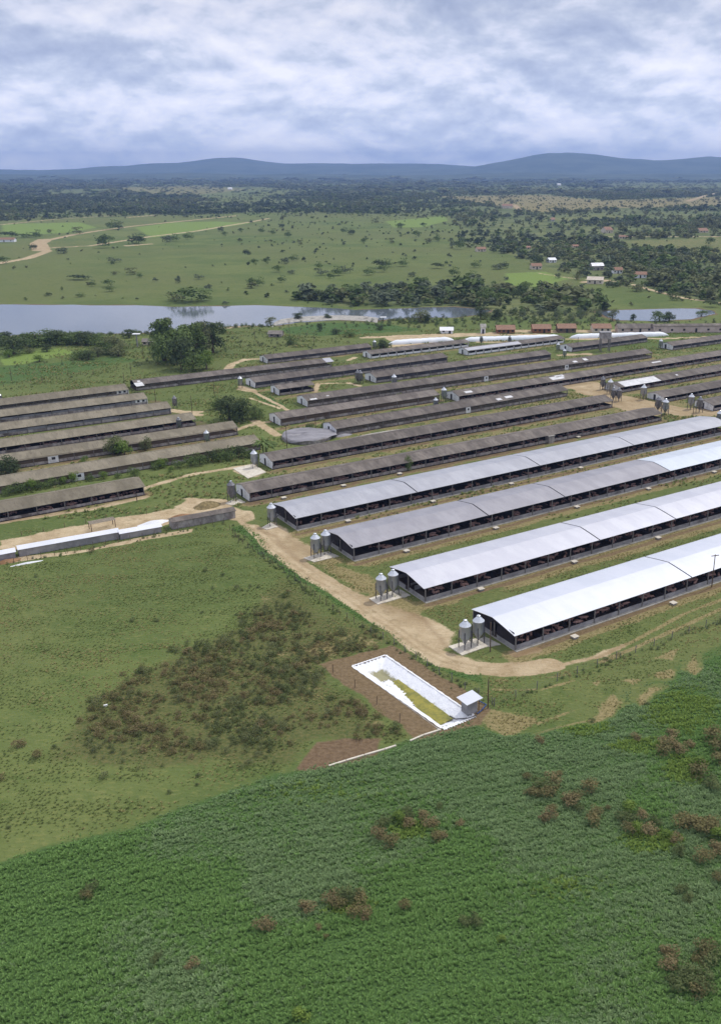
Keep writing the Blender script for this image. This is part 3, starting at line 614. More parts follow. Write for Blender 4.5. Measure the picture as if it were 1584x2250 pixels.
SH['s'] = shed('old shed closed with dark curtains, gable beside a pair of dark silos', (825, 829.6), (1212, 778), 2.2, 8.7, 1.15, 'dark_curtain', bay=6)
SH['q'] = shed('old shed with grey curtain on its left half and a shiny silo', (559.5, 840.6), (982, 784), 2.2, 8.7, 1.15, 'dark_curtain', bay=6, az=55.5)
SH['r'] = shed('shortest shed, white gable, standing in the gap before the crop patch', (612, 856), (694, 846), 2.3, 7.5, .9, 'open', bay=5.2, az=56.3)
SH['p'] = shed('long railed shed on the far left side with a pale roof end', (298, 846), (731, 795), 2.2, 8.2, 1.05, 'rails', bay=5.4, endl='none', roof='roof_old', slope_patch=((1.5, 2.6, .5, .75, 'roof_patch'), (76.5, 80, .05, .95, 'roof_light')))
SH['m'] = shed('farthest left shed with dark curtains next to the green field', (587, 789), (813.5, 761), 2.0, 8.2, 1.05, 'dark_curtain', bay=6, az=56.0)
SH['n'] = shed('white walled shed with window openings, behind it a short silo bag', (814, 778), (1032, 752), 2.1, 7.2, .9, 'windows', bay=4.4, az=56.2)
SH['o'] = shed('white walled shed with window openings below the middle silo bag', (1027, 771), (1235, 742), 2.1, 7.2, .9, 'windows', bay=4.4, az=55.4, slope_patch=((.3, 30, .03, .8, 'roof_light'),))
SH['i'] = shed('shed with white gable standing behind the concrete water tower', (1256, 764), (1425, 742), 2.0, 8.4, 1.05, 'dark_curtain', bay=6, az=56.2)
SH['h'] = shed('far right shed with small white gable and a silo beside it', (1478, 760), (1700, 728), 2.0, 8.4, 1.05, 'dark_curtain', bay=6, az=56.5)
SH['j'] = shed('shed with a large pale patch of new roof sheets, right side', (1362, 852), (1700, 795), 2.0, 8.6, 1.1, 'open', bay=5.6, az=55.8, slope_patch=((2.5, 21, .02, .93, 'roof_patch'), (31, 32, .4, .6, 'roof_patch')))
SH['k'] = shed('shed with broad whitewashed gable by the sandy yard, right side', (1458.6, 873), (1750, 826), 1.9, 8.4, .9, 'open', bay=5.6, az=56.0)
SH['l'] = shed('shed with whitewashed gable touching the right edge of the photo', (1567, 891), (1800, 850), 2.0, 8.4, .9, 'open', bay=5.6, az=56.0)
SH['A'] = shed('mossy roofed railed shed topmost on the left, small white room at its end', (-120, 906), (284, 855.7), 2.0, 9.2, 1.25, 'rails', 'roof_tan', bay=5.4, endr='house', endl='none', slope_patch=((62, 65, .3, .9, 'roof_patch'),))
SH['B'] = shed('mossy roofed shed with grey curtain and white two window end room', (-120, 931), (326, 875.7), 2.0, 9.2, 1.25, 'curtain', 'roof_tan', bay=5.4, endr='house', endl='none')
SH['C'] = shed('mossy roofed shed with long grey curtain, third row on the left', (-120, 962), (378, 896), 2.0, 9.2, 1.25, 'curtain', 'roof_tan', bay=5.4, endr='gable', endl='none')
SH['D'] = shed('mossy roofed open shed, fourth row on the left', (-120, 1001), (432.6, 921), 2.0, 9.2, 1.25, 'open', 'roof_tan', bay=5.2, endr='open', endl='none')
SH['E'] = shed('mossy roofed boarded shed with orange tinged trees growing against it', (-120, 1037), (525, 940.5), 2.1, 9.2, 1.25, 'boards', 'roof_tan', bay=5.4, endr='open', endl='none', panels=((.315, 2.7, 1),))
SH['F'] = shed('mossy roofed brown walled shed with shrubs along its side', (-120, 1089), (575, 972), 2.1, 9.2, 1.25, 'wall', 'roof_tan', bay=7, endr='net', endl='none', panels=((.365, 2.5, 1),))
SH['G'] = shed('short mossy roofed open shed beside the lower left grass strip', (-120, 1149), (320.5, 1069), 2.2, 9.2, 1.25, 'open', 'roof_tan', bay=6.0, endr='net', endl='none', lw=.6)

# ------------------------------------------------------------------ feed silos
def silo_proto(dark=False):
    g = 'galv_dull' if dark else 'galv'
    root = empty('feed_silo', (0, 0, 0)); tag(root, 'galvanised feed silo', 'feed silo', 'feed silos on legs at the shed ends')
    MB().lathe([(.14, .75), (.95, 1.95), (.96, 1.97), (.96, 3.75), (.99, 3.77)], 24).build('hopper_body', g, root, True)
    t = MB().lathe([(1.0, 3.74), (1.01, 3.80), (.34, 4.42), (.32, 4.44)], 24).build('cone_top', 'galv_dull' if dark else 'galv_top', root)
    MB().lathe([(.30, 4.43), (.30, 4.60), (.34, 4.62), (.10, 4.72)], 12).build('lid', 'galv_top' if not dark else 'galv', t)
    for i in range(4):
        a = math.pi / 4 + i * math.pi / 2; x, y = 1.03 * math.cos(a), 1.03 * math.sin(a)
        MB().box(x - .06, x + .06, y - .06, y + .06, 0, 2.9).build('leg', 'steel_dark', root)
    b = MB()
    for i in range(4):
        a = math.pi / 4 + i * math.pi / 2; a2 = a + math.pi / 2
        b.tube((1.03 * math.cos(a), 1.03 * math.sin(a), 1.2), (1.03 * math.cos(a2), 1.03 * math.sin(a2), 1.2), .03, n=4)
    b.build('leg_brace', 'steel_dark', root)
    l = MB()
    for y in (-.16, .16): l.tube((1.08, y, .5), (1.08, y, 3.8), .02, n=4)
    for q in range(11): l.tube((1.08, -.16, .6 + q * .3), (1.08, .16, .6 + q * .3), .015, n=4)
    l.build('ladder', 'steel_dark', root)
    MB().tube((0, 0, .8), (2.2, .9, 1.9), .07, n=6).build('feed_pipe', 'steel_dark', root)
    return root
sp = silo_proto(); sp2 = silo_proto(True)
SL = [(1021, 1424, 'left silo of the pair at the nearest white shed', 0, 1), (1050, 1413.5, 'right silo of the pair at the nearest white shed', 0, 1),
      (838, 1317, 'left silo of the pair at the second white shed', 0, 1), (864, 1307.5, 'right silo of the pair at the second white shed, partly in shade', 0, 1),
      (694.6, 1224, 'shiny domed left silo of the pair at the grey roofed shed', 0, 1), (717, 1216, 'right silo of the pair at the grey roofed shed', 0, 1),
      (598.7, 1154, 'single bright silo at the end of the pale grey roofed shed', 0, 1), (510.5, 1102, 'dark rusty silo by the white gable beside the rubble heap', 1, 1),
      (560, 1028, 'bright capped silo beside the white gable right of the shrubs', 0, .95), (529, 853, 'bright capped silo at the end of the left middle shed', 0, .85),
      (786, 842, 'dark silo left of a gable in the middle of the sheds', 1, .95), (792, 843, 'second dark silo close against the middle gable', 1, .95), (866, 852, 'pale silo standing in front of a dark curtained shed', 0, .95),
      (975, 882, 'pale silo left of the gable in the shed rows', 0, .95), (957, 901, 'silo showing only its top between two brown roofs', 0, .8),
      (823, 768, 'small bright silo on the green left of the silo bags', 0, .8), (385.5, 897, 'grey silo standing on the grass right of the left sheds', 1, .8),
      (395, 946, 'grey silo top showing above the fifth left roof', 1, .8), (456, 976, 'grey silo between the two lowest long left sheds', 0, .8),
      (2, 890, 'white capped silo cut by the left edge of the photo', 0, .8), (1225, 774, 'small silo beside the gable by the water tower', 0, .8), (1239, 787, 'small silo in front of the gable by the water tower', 0, .75),
      (1450, 767, 'silo left of the far right white gable', 0, .85), (1323, 856, 'dark silo behind the pale patched shed', 1, .9), (1339, 865, 'bright silo by the pale patched shed', 0, 1),
      (1346, 881, 'big dark silo at the end of the brown shed, left of two', 1, .9), (1358, 882, 'big dark silo at the end of the brown shed, right of two', 1, .9), (1412, 878, 'pale silo beside the broad whitewashed gable', 0, 1),
      (1444, 906, 'grey silo showing over the roof end of a brown shed', 1, 1), (1459.6, 912.5, 'tall pale silo at the right end of a brown shed', 0, 1.05), (1516, 899, 'silo on the sandy yard near the right edge', 0, 1), (1535, 906, 'dark silo on the sandy yard near the right edge', 1, 1),
      (1578, 936, 'silo at the far end of the pale grey roof, right edge', 0, .95), (1119, 757, 'dark little silo against the middle silo bag', 1, .75), (1057, 757, 'little silo against the left part of the silo bag', 1, .75)]
used = {0: False, 1: False}
for (x, y, lab, k, s) in SL:
    src = (sp, sp2)[k]
    if used[k]: src = copy_tree(src)
    used[k] = True
    src.location = at(x, y); src.rotation_euler.z = RZ + random.uniform(-.15, .15); src.scale = (s, s, s * 1.13); src['label'] = lab
# concrete pads under the silos, and the walkways to the sheds
def poly_slab(P, z0, z1, name, mat, lab=None, cat=None, grp=None, kind=None):
    Q = [tuple(at(*p)[:2]) for p in P]
    A = sum(Q[i][0] * Q[(i + 1) % len(Q)][1] - Q[(i + 1) % len(Q)][0] * Q[i][1] for i in range(len(Q)))
    if A < 0: Q = Q[::-1]
    c = np.mean(Q, 0); o = MB().prism([(x - c[0], y - c[1]) for x, y in Q], z0, z1).build(name, mat); o.location = (c[0], c[1], 0)
    return tag(o, lab, cat, grp, kind)
for P, lab in (([(985, 1421), (1046, 1403), (1072, 1421), (1015, 1441)], 'pale concrete slab under the nearest pair of silos'), ([(811, 1316), (860, 1300), (885, 1313.5), (830, 1329)], 'pale concrete slab under the silos of the second white shed'),
               ([(667, 1227), (707, 1215), (731, 1226), (691, 1236)], 'pale concrete slab under the silos of the grey roofed shed'), ([(575, 1160), (595, 1149), (612, 1158), (586, 1165)], 'pale concrete slab under the single silo'),
               ([(495, 1107), (520, 1094), (540, 1104), (510, 1111)], 'concrete slab under the dark rusty silo'), ([(512, 1030), (556, 1020), (585, 1038), (545, 1052)], 'broken concrete slab beside the small silo near the shrubs')):
    poly_slab(P, -.1, .13, 'concrete_pad', 'pale_concrete', lab, 'concrete slab', 'concrete slabs under the silos')
for P in ([(1050, 1404), (1066, 1400), (1100, 1417), (1074, 1422)], [(862, 1300), (880, 1296), (902, 1309), (887, 1314)], [(709, 1214.5), (722, 1212), (745, 1223), (733, 1226.5)]):
    poly_slab(P, -.1, .10, 'pavement', 'concrete', kind='structure')
# inspection boxes with pale lids
bx = []
for (x, y) in ((1262, 1402), (1478, 1328), (1056, 1297), (1261, 1237), (1445, 1184), (893, 1213), (1089, 1162.5), (1267, 1116), (1424, 1076), (1568, 1039), (765, 1147), (951, 1104), (1123, 1065), (1275, 1030), (624, 1096), (755, 1069), (878, 1043), (1270, 962)):
    if not bx:
        r = empty('inspection_box', at(x, y), RZ); tag(r, 'x', 'inspection box', 'drain inspection boxes beside the sheds')
        MB().box(-.45, .45, -.42, .42, -.1, .34).build('box', 'low_wall', r); MB().box(-.6, .6, -.55, .55, .34, .44).build('lid', 'pale_concrete', r)
    else: r = copy_tree(bx[0]); r.location = at(x, y)
    bx.append(r)
for i, o in enumerate(sorted(bx, key=lambda o: -pix(o.location.x, o.location.y)[1])):
    o['label'] = f"concrete inspection box with pale lid beside a shed, {ordn(i + 1)} nearest to the camera"

# ------------------------------------------------------------------ pigs
def pig_mesh():
    me = bpy.data.meshes.new('pig'); V = []; E = []; Rr = []
    def v(p, r, par=None):
        V.append(p); Rr.append(r)
        if par is not None: E.append((par, len(V) - 1))
        return len(V) - 1
    h = v((0, 0, .50), .21); a = v((.28, 0, .53), .22, h); b = v((.50, 0, .53), .17, a); c = v((.68, 0, .55), .13, b); d = v((.80, 0, .50), .085, c); v((.90, 0, .46), .06, d)
    e = v((-.28, 0, .52), .21, h); g = v((-.46, 0, .50), .15, e); t = v((-.58, 0, .56), .02, g); v((-.62, .03, .50), .015, t)
    for s in (-1, 1):
        q = v((.40, s * .13, .34), .07, a); q = v((.41, s * .14, .17), .04, q); v((.43, s * .14, .03), .04, q)
        q = v((-.38, s * .14, .34), .09, e); q = v((-.42, s * .15, .18), .045, q); v((-.39, s * .15, .03), .04, q)
        q = v((.68, s * .09, .64), .035, c); v((.74, s * .13, .72), .02, q)
    me.from_pydata(V, E, []); o = bpy.data.objects.new('tmp', me); col.objects.link(o)
    o.modifiers.new('s', 'SKIN'); md = o.modifiers.new('u', 'SUBSURF'); md.levels = 1; md.render_levels = 1
    for i, r in enumerate(Rr): me.skin_vertices[0].data[i].radius = (r, r)
    me.skin_vertices[0].data[0].use_root = True
    dg = bpy.context.evaluated_depsgraph_get(); m2 = bpy.data.meshes.new_from_object(o.evaluated_get(dg)); m2.name = 'pig'
    bpy.data.objects.remove(o); m2.materials.clear(); m2.materials.append(M['pig']); m2.shade_smooth(); return m2
M['pig'] = mottled('pig_skin', lin(160, 124, 114), lin(178, 144, 132), 1.5, c3=lin(126, 98, 90))
pigm = pig_mesh()
np_ = 0
for key, nbay, per, dsc in (('S1', 15, 9, 'in the nearest white roofed shed'), ('S2', 18, 7, 'in the second white roofed shed')):
    root = SH[key]; c_, s_ = math.cos(root.rotation_euler.z), math.sin(root.rotation_euler.z)
    for i in range(nbay):
        cx_ = random.uniform(1.5, 4)
        for q in range(per if i < nbay - 2 else 4):
            x = .5 + i * 5.9 + min(max(cx_ + random.gauss(0, 1.3), .75), 5.2); y = min(max(random.gauss(2.7, 1.0), 1.25), 5.1)
            o = link('pig', pigm); X = root.location.x + x * c_ - y * s_; Y = root.location.y + x * s_ + y * c_
            s = random.uniform(.95, 1.2); o.location = (X, Y, .14); o.scale = (s, s * random.uniform(.95, 1.1), s); o.rotation_euler.z = random.uniform(0, 6.28)
            tag(o, f'pale pink pig, {ordn(i + 1)} bay from the left {dsc}', 'pig', f'pigs {dsc}')

# ------------------------------------------------------------------ lined pond
W_ = [at(*p) for p in POND]; pcn = sum(W_, Vector()) / 4
ea = (W_[2] - W_[1]); eb = (W_[0] - W_[1]); La = ea.length; Lb = eb.length; ua = ea.normalized(); ub = eb.normalized()
root = empty('lined_pond', pcn); tag(root, 'white plastic lined pond with yellow green water, set in brown earth', 'pond')
NA, NB = 90, 30; DEP = 1.4; SL_ = 4.8
V = []; 
for i in range(NA + 1):
    for j in range(NB + 1):
        s = i / NA * La; t = j / NB * Lb
        de = min(s, La - s, t, Lb - t); z = -DEP * min(1, de / min(SL_, Lb * .40)) if True else 0
        p = W_[1] + ua * s + ub * t - pcn
        k_ = vnoise(np.array([p.x * 1.0]), np.array([p.y]), 1.2, 3)[0] - .5
        V.append((p.x, p.y, z + .05 + k_ * .16 * (1 if de > .2 else .3)))
i, j = np.meshgrid(np.arange(NA), np.arange(NB), indexing='ij'); b = (i * (NB + 1) + j).ravel()
FQ2 = np.stack([b, b + NB + 1, b + NB + 2, b + 1], 1)[:, ::-1]
def linermat():
    k = NT('white_liner'); n = k.noise(.6, 6, .7, stretch=(1, 1, 1)); c = k.mix(k.ramp(n, .4, .7), lin(238, 240, 243), lin(222, 224, 230))
    sx_ = k.n('ShaderNodeSeparateXYZ'); k.l(k.tc.outputs['Object'], sx_.inputs[0])
    z = k.math('ADD', sx_.outputs[2], k.math('MULTIPLY', k.math('SUBTRACT', k.noise(1.4, 6, .75, off=4), .5), 1.1))
    c = k.mix(k.ramp(z, -.85, -1.2), c, lin(150, 146, 112)); k.bump(k.noise(1.2, 5, .7), .8, .2); return k.fin(c, .55, 0, .3)
M['liner'] = linermat()
me = npmesh('liner', V, FQ2, ['liner']); me.shade_smooth(); link('liner', me, root)
if True:   # the folded rim of the sheet
    mb = MB(); pts = [p - pcn for p in W_]
    for q in range(4):
        a = pts[q]; b2 = pts[(q + 1) % 4]; n_ = 26; wd = .2 if q != 2 else .6
        nrm = Vector((-(b2 - a).y, (b2 - a).x, 0)).normalized()
        if (a + nrm).length < a.length: nrm = -nrm
        for r in range(n_):
            u0, u1 = r / n_, (r + 1) / n_; w0 = wd * (.7 + .6 * math.sin(r * 1.7 + q) ** 2); w1 = wd * (.7 + .6 * math.sin((r + 1) * 1.7 + q) ** 2)
            A, B = a.lerp(b2, u0), a.lerp(b2, u1); z = Vector((0, 0, .07)); mb.quad(A + z - nrm * .1, B + z - nrm * .1, B + nrm * w1 + z * .9, A + nrm * w0 + z * .9)
    mb.build('liner_rim', 'white_sheet', root)
def algaemat():
    k = NT('algae_water'); n = k.noise(.8, 7, .75); c = k.mix(k.ramp(n, .38, .62), lin(148, 140, 52), lin(112, 112, 44))
    c = k.mix(k.ramp(k.noise(.5, 4, .7, off=8), .6, .7), c, lin(176, 166, 84))
    k.bump(k.noise(2, 3, .6), .1, .05); return k.fin(c, .35, 0, .35)
M['algae'] = algaemat(); M['foam'] = mottled('white_scum', lin(220, 222, 224), lin(236, 236, 236), 2, c3=lin(150, 156, 140))
def pondpoly(pts, z, name, mat, jit=.25):
    mb = MB(); P = []
    n = len(pts)
    for q in range(n):
        a = Vector(pts[q]); b2 = Vector(pts[(q + 1) % n]); m = 10
        for r in range(m): p = a.lerp(b2, r / m); P.append((p[0] + random.uniform(-jit, jit), p[1] + random.uniform(-jit, jit)))
    W3 = [W_[1] + ua * p[0] + ub * p[1] - pcn for p in P]; mb.quad(*[(p.x, p.y, z) for p in W3])
    o = mb.build(name, mat, root)
    if o.data.polygons[0].normal.z < 0: o.data.flip_normals()
ins = min(SL_, Lb * .40) * .70
pondpoly([(6.0, ins * .86), (La - 2.2, ins * .8), (La - 1.9, Lb - ins * .6), (10, Lb - ins * .6), (7, Lb - ins)], -.98, 'algae_water', 'algae', .12)
pondpoly([(5.4, Lb * .48), (7.5, Lb * .5), (11, Lb * .58), (14, Lb * .66), (14.2, Lb - ins * .7), (9, Lb - ins * .7), (5.6, Lb - ins)], -.955, 'white_scum', 'foam', .3)
# pump hut, its pipe, and the white edging along the field
hp = at(1032, 1563); r = empty('pump_hut', hp, RZ); tag(r, 'small grey pump hut with white lean-to roof at the corner of the pond', 'hut')
mb = MB(); mb.box(-1.0, .75, -.8, .8, 0, 2.1); mb.build('wall', 'low_wall', r); MB().box(.752, .78, -.45, .45, .05, 1.8).build('door', 'dark', r)
mb = MB(); mb.box(.9, 1.0, -.95, -.85, 0, 2.25); mb.box(.9, 1.0, .85, .95, 0, 2.25); mb.build('post', 'timber', r)
mb = MB(); mb.quad((-1.5, -1.35, 2.15), (1.35, -1.35, 2.45), (1.35, 1.35, 2.45), (-1.5, 1.35, 2.15)); mb.quad((-1.5, -1.35, 2.22), (1.35, -1.35, 2.52), (1.35, 1.35, 2.52), (-1.5, 1.35, 2.22))
mb.f = [(3, 2, 1, 0), (4, 5, 6, 7), (0, 1, 5, 4), (1, 2, 6, 5), (2, 3, 7, 6), (3, 0, 4, 7)]; mb.build('roof', 'roof_bright', r)
mb = MB(); P = [at(1046, 1572, .25), at(1028, 1578, .35), at(1000, 1580, .1), at(988, 1573, -.6)]
for a, b2 in zip(P, P[1:]): mb.tube(a, b2, .09, n=6)
tag(mb.build('inlet_pipe', 'steel_dark'), 'dark pipe running from the pump hut into the pond', 'pipe')
mb = MB(); P = [at(1048, 1568, .15), at(1058, 1560, .2), at(1068, 1548, .15), at(1052, 1540, .3)]
for a, b2 in zip(P, P[1:]): mb.tube(a, b2, .08, n=6)
tag(mb.build('hose', 'rope'), 'blue hose looped behind the pump hut', 'hose')
P = [(968, 1604), (930, 1616), (900, 1629), (870, 1639), (845, 1647), (800, 1660), (760, 1672), (722, 1684)]
for q, (a, b2) in enumerate(zip(P, P[1:])):
    if q == 2: continue
    A, B = at(*a), at(*b2); d = (B - A); ln = d.length; o = MB().box(0, ln * .97, -.14, .14, 0, .16).build('kerb_stone', 'pale_concrete'); o.location = A; o.rotation_euler.z = math.atan2(d.y, d.x)
    tag(o, f'low pale edging strip between dry earth and crop, {ordn(q + 1)} piece down from the pond', 'edging', 'pale edging pieces below the pond')
o = MB().box(-.28, .28, -.12, .12, 0, .28).build('white_sack', 'white_sheet'); o.location = at(233, 1552); o.rotation_euler.z = .5; tag(o, 'small white sack lying alone in the pasture beside brown weeds', 'sack')

# ------------------------------------------------------------------ composting boxes on the left, shelter, tarp, heaps
def trough(a, b, hgt, wid, roof, wallm, lab, ovh=.25):
    A, B = at(*a), at(*b); d = B - A; ln = d.length; r = empty('composting_box', A, math.atan2(d.y, d.x)); tag(r, lab, 'composting box', 'row of low roofed composting boxes')
    MB().box(0, ln, 0, wid, 0, hgt).build('wall', wallm, r)
    m = MB(); z0, z1 = hgt + .02, hgt + .55; y0, y1 = -ovh, wid + ovh
    m.xprism([(y0, z0), (wid / 2, z1), (y1, z0), (y1, z0 + .07), (wid / 2, z1 + .07), (y0, z0 + .07)][::-1], -.2, ln + .2); m.f = m.f[2:]; k = 0
    m.f += [(0, 1, 4, 5), (1, 2, 3, 4), (11, 10, 7, 6), (10, 9, 8, 7)]; m.build('roof', roof, r)
    m = MB()
    for q in range(int(ln / 3) + 1): m.box(q * 3, q * 3 + .14, -.08, -.002, 0, hgt)
    m.build('pilasters', wallm, r) if ln < 0 else None
    return r
trough((-70, 1247), (36, 1226), 1.35, 1.9, 'roof_bright', 'low_wall', 'white roofed low composting box cut by the left edge')
trough((44, 1223.5), (263, 1184), 1.55, 2.1, 'roof_bright', 'low_wall', 'longest white roofed low composting box')
trough((266, 1186), (356, 1170), 1.35, 2.1, 'roof_bright', 'low_wall', 'shorter white roofed composting box right of the longest one')
trough((380, 1164), (518, 1138), 1.7, 2.6, 'roof_old', 'dirty_wall', 'grey roofed stone composting box nearest the track')
o = MB().box(0, 2.6, -.12, .12, 0, .18).build('leaning_board', 'grey_timber'); o.location = at(22, 1224); o.rotation_euler = (0, -.5, .9); tag(o, 'grey board leaning between the two left composting boxes', 'board')
r = empty('timber_frame', at(226, 1160), RZ); tag(r, 'open timber frame with slatted top standing on the sandy yard', 'timber frame')
for x in (-2.6, 2.6):
    for y in (-1, 1): MB().box(x - .07, x + .07, y - .07, y + .07, 0, 1.7).build('post', 'timber', r)
m = MB()
for q in range(9): m.box(-2.8, 2.8, -1.1 + q * .26, -1.0 + q * .26, 1.72, 1.78)
m.build('slat_top', 'grey_timber', r)
def mound(P0, rx, ry, h, mat, name, lab, cat, seed=0, rz=RZ, rough=.35):
    n = 26; V = []; Fm = []
    for i in range(n + 1):
        for j in range(n + 1):
            x, y = -1 + 2 * i / n, -1 + 2 * j / n; r_ = math.hypot(x, y)
            nz = vnoise(np.array([x * 3 + seed]), np.array([y * 3]), 1, seed + 40)[0]
            z = max(0, 1 - r_ ** 1.6 * (1 + .5 * (nz - .5))) ** .9 * (1 - rough + rough * 2 * nz)
            V.append((x * rx, y * ry, z * h - .02))
    for i in range(n):
        for j in range(n):
            b = i * (n + 1) + j
            if max(V[b][2], V[b + 1][2], V[b + n + 1][2], V[b + n + 2][2]) > -.01: Fm.append((b, b + n + 1, b + n + 2, b + 1))
    me = bpy.data.meshes.new(name); me.from_pydata(V, [], Fm); me.materials.append(M[mat]); me.shade_smooth(); o = link(name, me); o.location = P0; o.rotation_euler.z = rz
    return tag(o, lab, cat)
M['soil_heap'] = mottled('soil_heap', lin(128, 96, 66), lin(152, 120, 88), .9); M['straw'] = mottled('straw_heap', lin(104, 92, 62), lin(146, 130, 92), 1.6); M['tarp'] = mottled('tarpaulin', lin(214, 216, 220), lin(232, 234, 236), .8, rough=.5)
mound(at(456, 1112), 3.4, 2.2, 1.2, 'straw', 'brush_heap', 'heap of cut branches and straw on the sandy yard', 'heap', 1)
mound(at(398, 1136), 2.8, 1.5, .7, 'soil_heap', 'soil_heap', 'low reddish soil heap behind the grey roofed composting box', 'heap', 2)
mound(at(338, 1150), 3.6, 1.3, .7, 'tarp', 'tarpaulin', 'crumpled white tarpaulin behind the composting boxes', 'tarpaulin', 3, rough=.5)
mound(at(18, 1234), 2.6, 1.2, .5, 'soil_heap', 'soil_heap', 'spilled orange soil between the two left composting boxes', 'heap', 4)
o = mound(at(60, 1238), 3.4, .4, .25, 'tarp', 'plastic_strip', 'strip of white plastic on the ground before the longest composting box', 'plastic strip', 6, RZ - .05)

# ------------------------------------------------------------------ torn round tank
tc_ = at(674, 962); r = empty('round_tank', tc_, .1); tag(r, 'round tank with a torn wrinkled grey sheet sagging over it', 'tank'); TR = 7.3
MB().lathe([(TR - .1, 0), (TR, 0), (TR, 1.0), (TR - .1, 1.0)], 48).build('tank_wall', 'dirty_wall', r)
V = []; Fm = []; nrg, nan = 22, 64
for i in range(nrg + 1):
    for j in range(nan):
        a = 2 * math.pi * j / nan; q = i / nrg; R0 = TR * (1.04 + .05 * math.sin(3 * a + 1) + .16 * max(0, math.cos(a - .05)) ** 8) * q
        x, y = R0 * math.cos(a), R0 * math.sin(a); nz = vnoise(np.array([x]), np.array([y]), 3.2, 9)[0] - .5
        z = 1.25 + .5 * (1 - q) + nz * .55 - (.9 if i == nrg else 0) * (.5 + .4 * math.sin(5 * a)); V.append((x, y, z))
for i in range(nrg):
    for j in range(nan): b = i * nan + j; c2 = i * nan + (j + 1) % nan; Fm.append((b, b + nan, c2 + nan, c2))
me = bpy.data.meshes.new('sheet'); me.from_pydata(V, [], Fm)
M['membrane'] = mottled('grey_membrane', lin(116, 114, 118), lin(146, 144, 148), .35, rough=.6, c3=lin(170, 166, 162), stretch=(.5, 2, 1)); me.materials.append(M['membrane']); me.shade_smooth(); link('torn_sheet', me, r)
mound(at(753, 957), 3.2, 1.2, .6, 'membrane', 'torn_sheet_flap', 'loose flap of grey sheet lying right of the round tank', 'torn sheet', 8)
mound(at(835, 951), 9, .8, .3, 'pale_c' if 'pale_c' in M else 'concrete', 'rubble_strip', 'pale rubble strip between two sheds right of the round tank', 'rubble', 9)

# ------------------------------------------------------------------ silo bags, water tower, houses, huts, poles
def bag(a, b, rad, lab, flat=.5):
    A, B = at(*a), at(*b); d = B - A; ln = d.length; mb = MB(); n = 14; st = int(ln / 1.2); V = []; Fm = []
    for i in range(st + 1):
        u = i / st * ln; e = min(1, (min(u, ln - u) / 4.5)) ** .55; e = max(e, .05); wob = 1 + .03 * math.sin(u * 1.9) + .03 * math.sin(u * .7)
        for j in range(n):
            t = math.pi * j / (n - 1); V.append((u, -math.cos(t) * rad * e * wob, math.sin(t) * rad * 2 * flat * e * wob - .01))
    for i in range(st):
        for j in range(n - 1): q = i * n + j; Fm.append((q, q + 1, q + n + 1, q + n))
    me = bpy.data.meshes.new('silo_bag'); me.from_pydata(V, [], Fm); me.materials.append(M['bag']); me.shade_smooth(); me.flip_normals()
    o = link('silo_bag', me); o.location = A; o.rotation_euler.z = math.atan2(d.y, d.x); tag(o, lab, 'silo bag', 'long white silo bags')
bag((852, 757), (998, 748), 1.9, 'leftmost white silo bag, half hidden behind a white walled shed')
bag((1014, 750), (1238, 743), 1.9, 'middle white silo bag with two small silos against it')
bag((1250, 743), (1468, 737), 1.9, 'rightmost white silo bag behind the water tower')
def box_tower():
    b = at(1327, 771); r = empty('water_tower', b, 0.05); tag(r, 'concrete water tower, square tank raised on four tall legs', 'water tower')
    for x in (-1.9, 1.9):
        for y in (-1.4, 1.4): MB().box(x - .2, x + .2, y - .2, y + .2, 0, 5.6).build('leg', 'post', r)
    MB().box(-2.3, 2.3, -1.8, 1.8, 5.6, 8.2).build('tank', 'dirty_wall', r)
    MB().box(-2.5, 2.5, -2.0, 2.0, 8.2, 8.4).build('tank_slab', 'low_wall', r)
    MB().box(-1.95, 1.95, -1.3, -1.1, 2.6, 2.85).build('cross_beam', 'post', r)
box_tower()
def house(x, y, wpx, hpx, dep, wall, roof, lab, nwin=2, az=0.0, shape='gable', cat='house', grp=None, name='house', rr_=.35):
    p = at(x, y); sl = math.sqrt(p.x ** 2 + p.y ** 2 + H * H); m = sl / F; L = wpx * m * .96; h = hpx * m * .62; r = empty(name, p, az); tag(r, lab, cat, grp)
    rh = h * rr_ + dep * .12; wl = MB(); wl.xprism([(0, 0), (dep, 0), (dep, h), (dep / 2, h + rh - .1), (0, h)], -L / 2, L / 2); wl.build('wall', wall, r)
    mb = MB(); slab_along(mb, [(-.5, h - .1), (dep / 2, h + rh), (dep + .5, h - .1)], -L / 2 - .4, L / 2 + .4, .12); mb.build('roof', roof, r)
    n = nwin + 1
    for i in range(n):
        cx2 = -L / 2 + L * (i + .5) / n
        if i == n // 2: MB().box(cx2 - .5, cx2 + .5, -.04, -.003, 0, min(2.1, h * .85)).build('door', 'doorway', r)
        else: MB().box(cx2 - .55, cx2 + .55, -.04, -.003, min(1.0, h * .4), min(1.9, h * .8)).build('window', 'doorway', r)
    return r
G1 = 'workers houses beyond the silo bags'
house(1111, 733, 40, 15, 7, 'brick', 'tile', 'low brick house with orange tiled roof, left of the three tiled ones', 3, .04, grp=G1)
house(1190, 732, 40, 16, 7, 'brick', 'tile', 'brick house with orange tiled roof, middle of the three tiled ones', 3, .04, grp=G1)
house(1245, 731, 40, 16, 7, 'brown_wall', 'tile', 'dark walled house with faded orange roof, right of the three tiled ones', 2, .04, grp=G1)
house(1322, 731, 40, 16, 7, 'cream_wall', 'tile', 'cream house with two dark windows behind the water tower', 2, .04, grp=G1)
house(1396, 731, 78, 16, 7, 'pink_wall', 'roof_old', 'long low barn with dark roof right of the cream house', 3, .06, cat='barn', name='barn')
house(1515, 731, 160, 24, 4, 'pink_wall', 'roof_old', 'long pinkish walled store building with dark doorways, right edge', 5, .06, cat='barn', name='barn', rr_=.05)
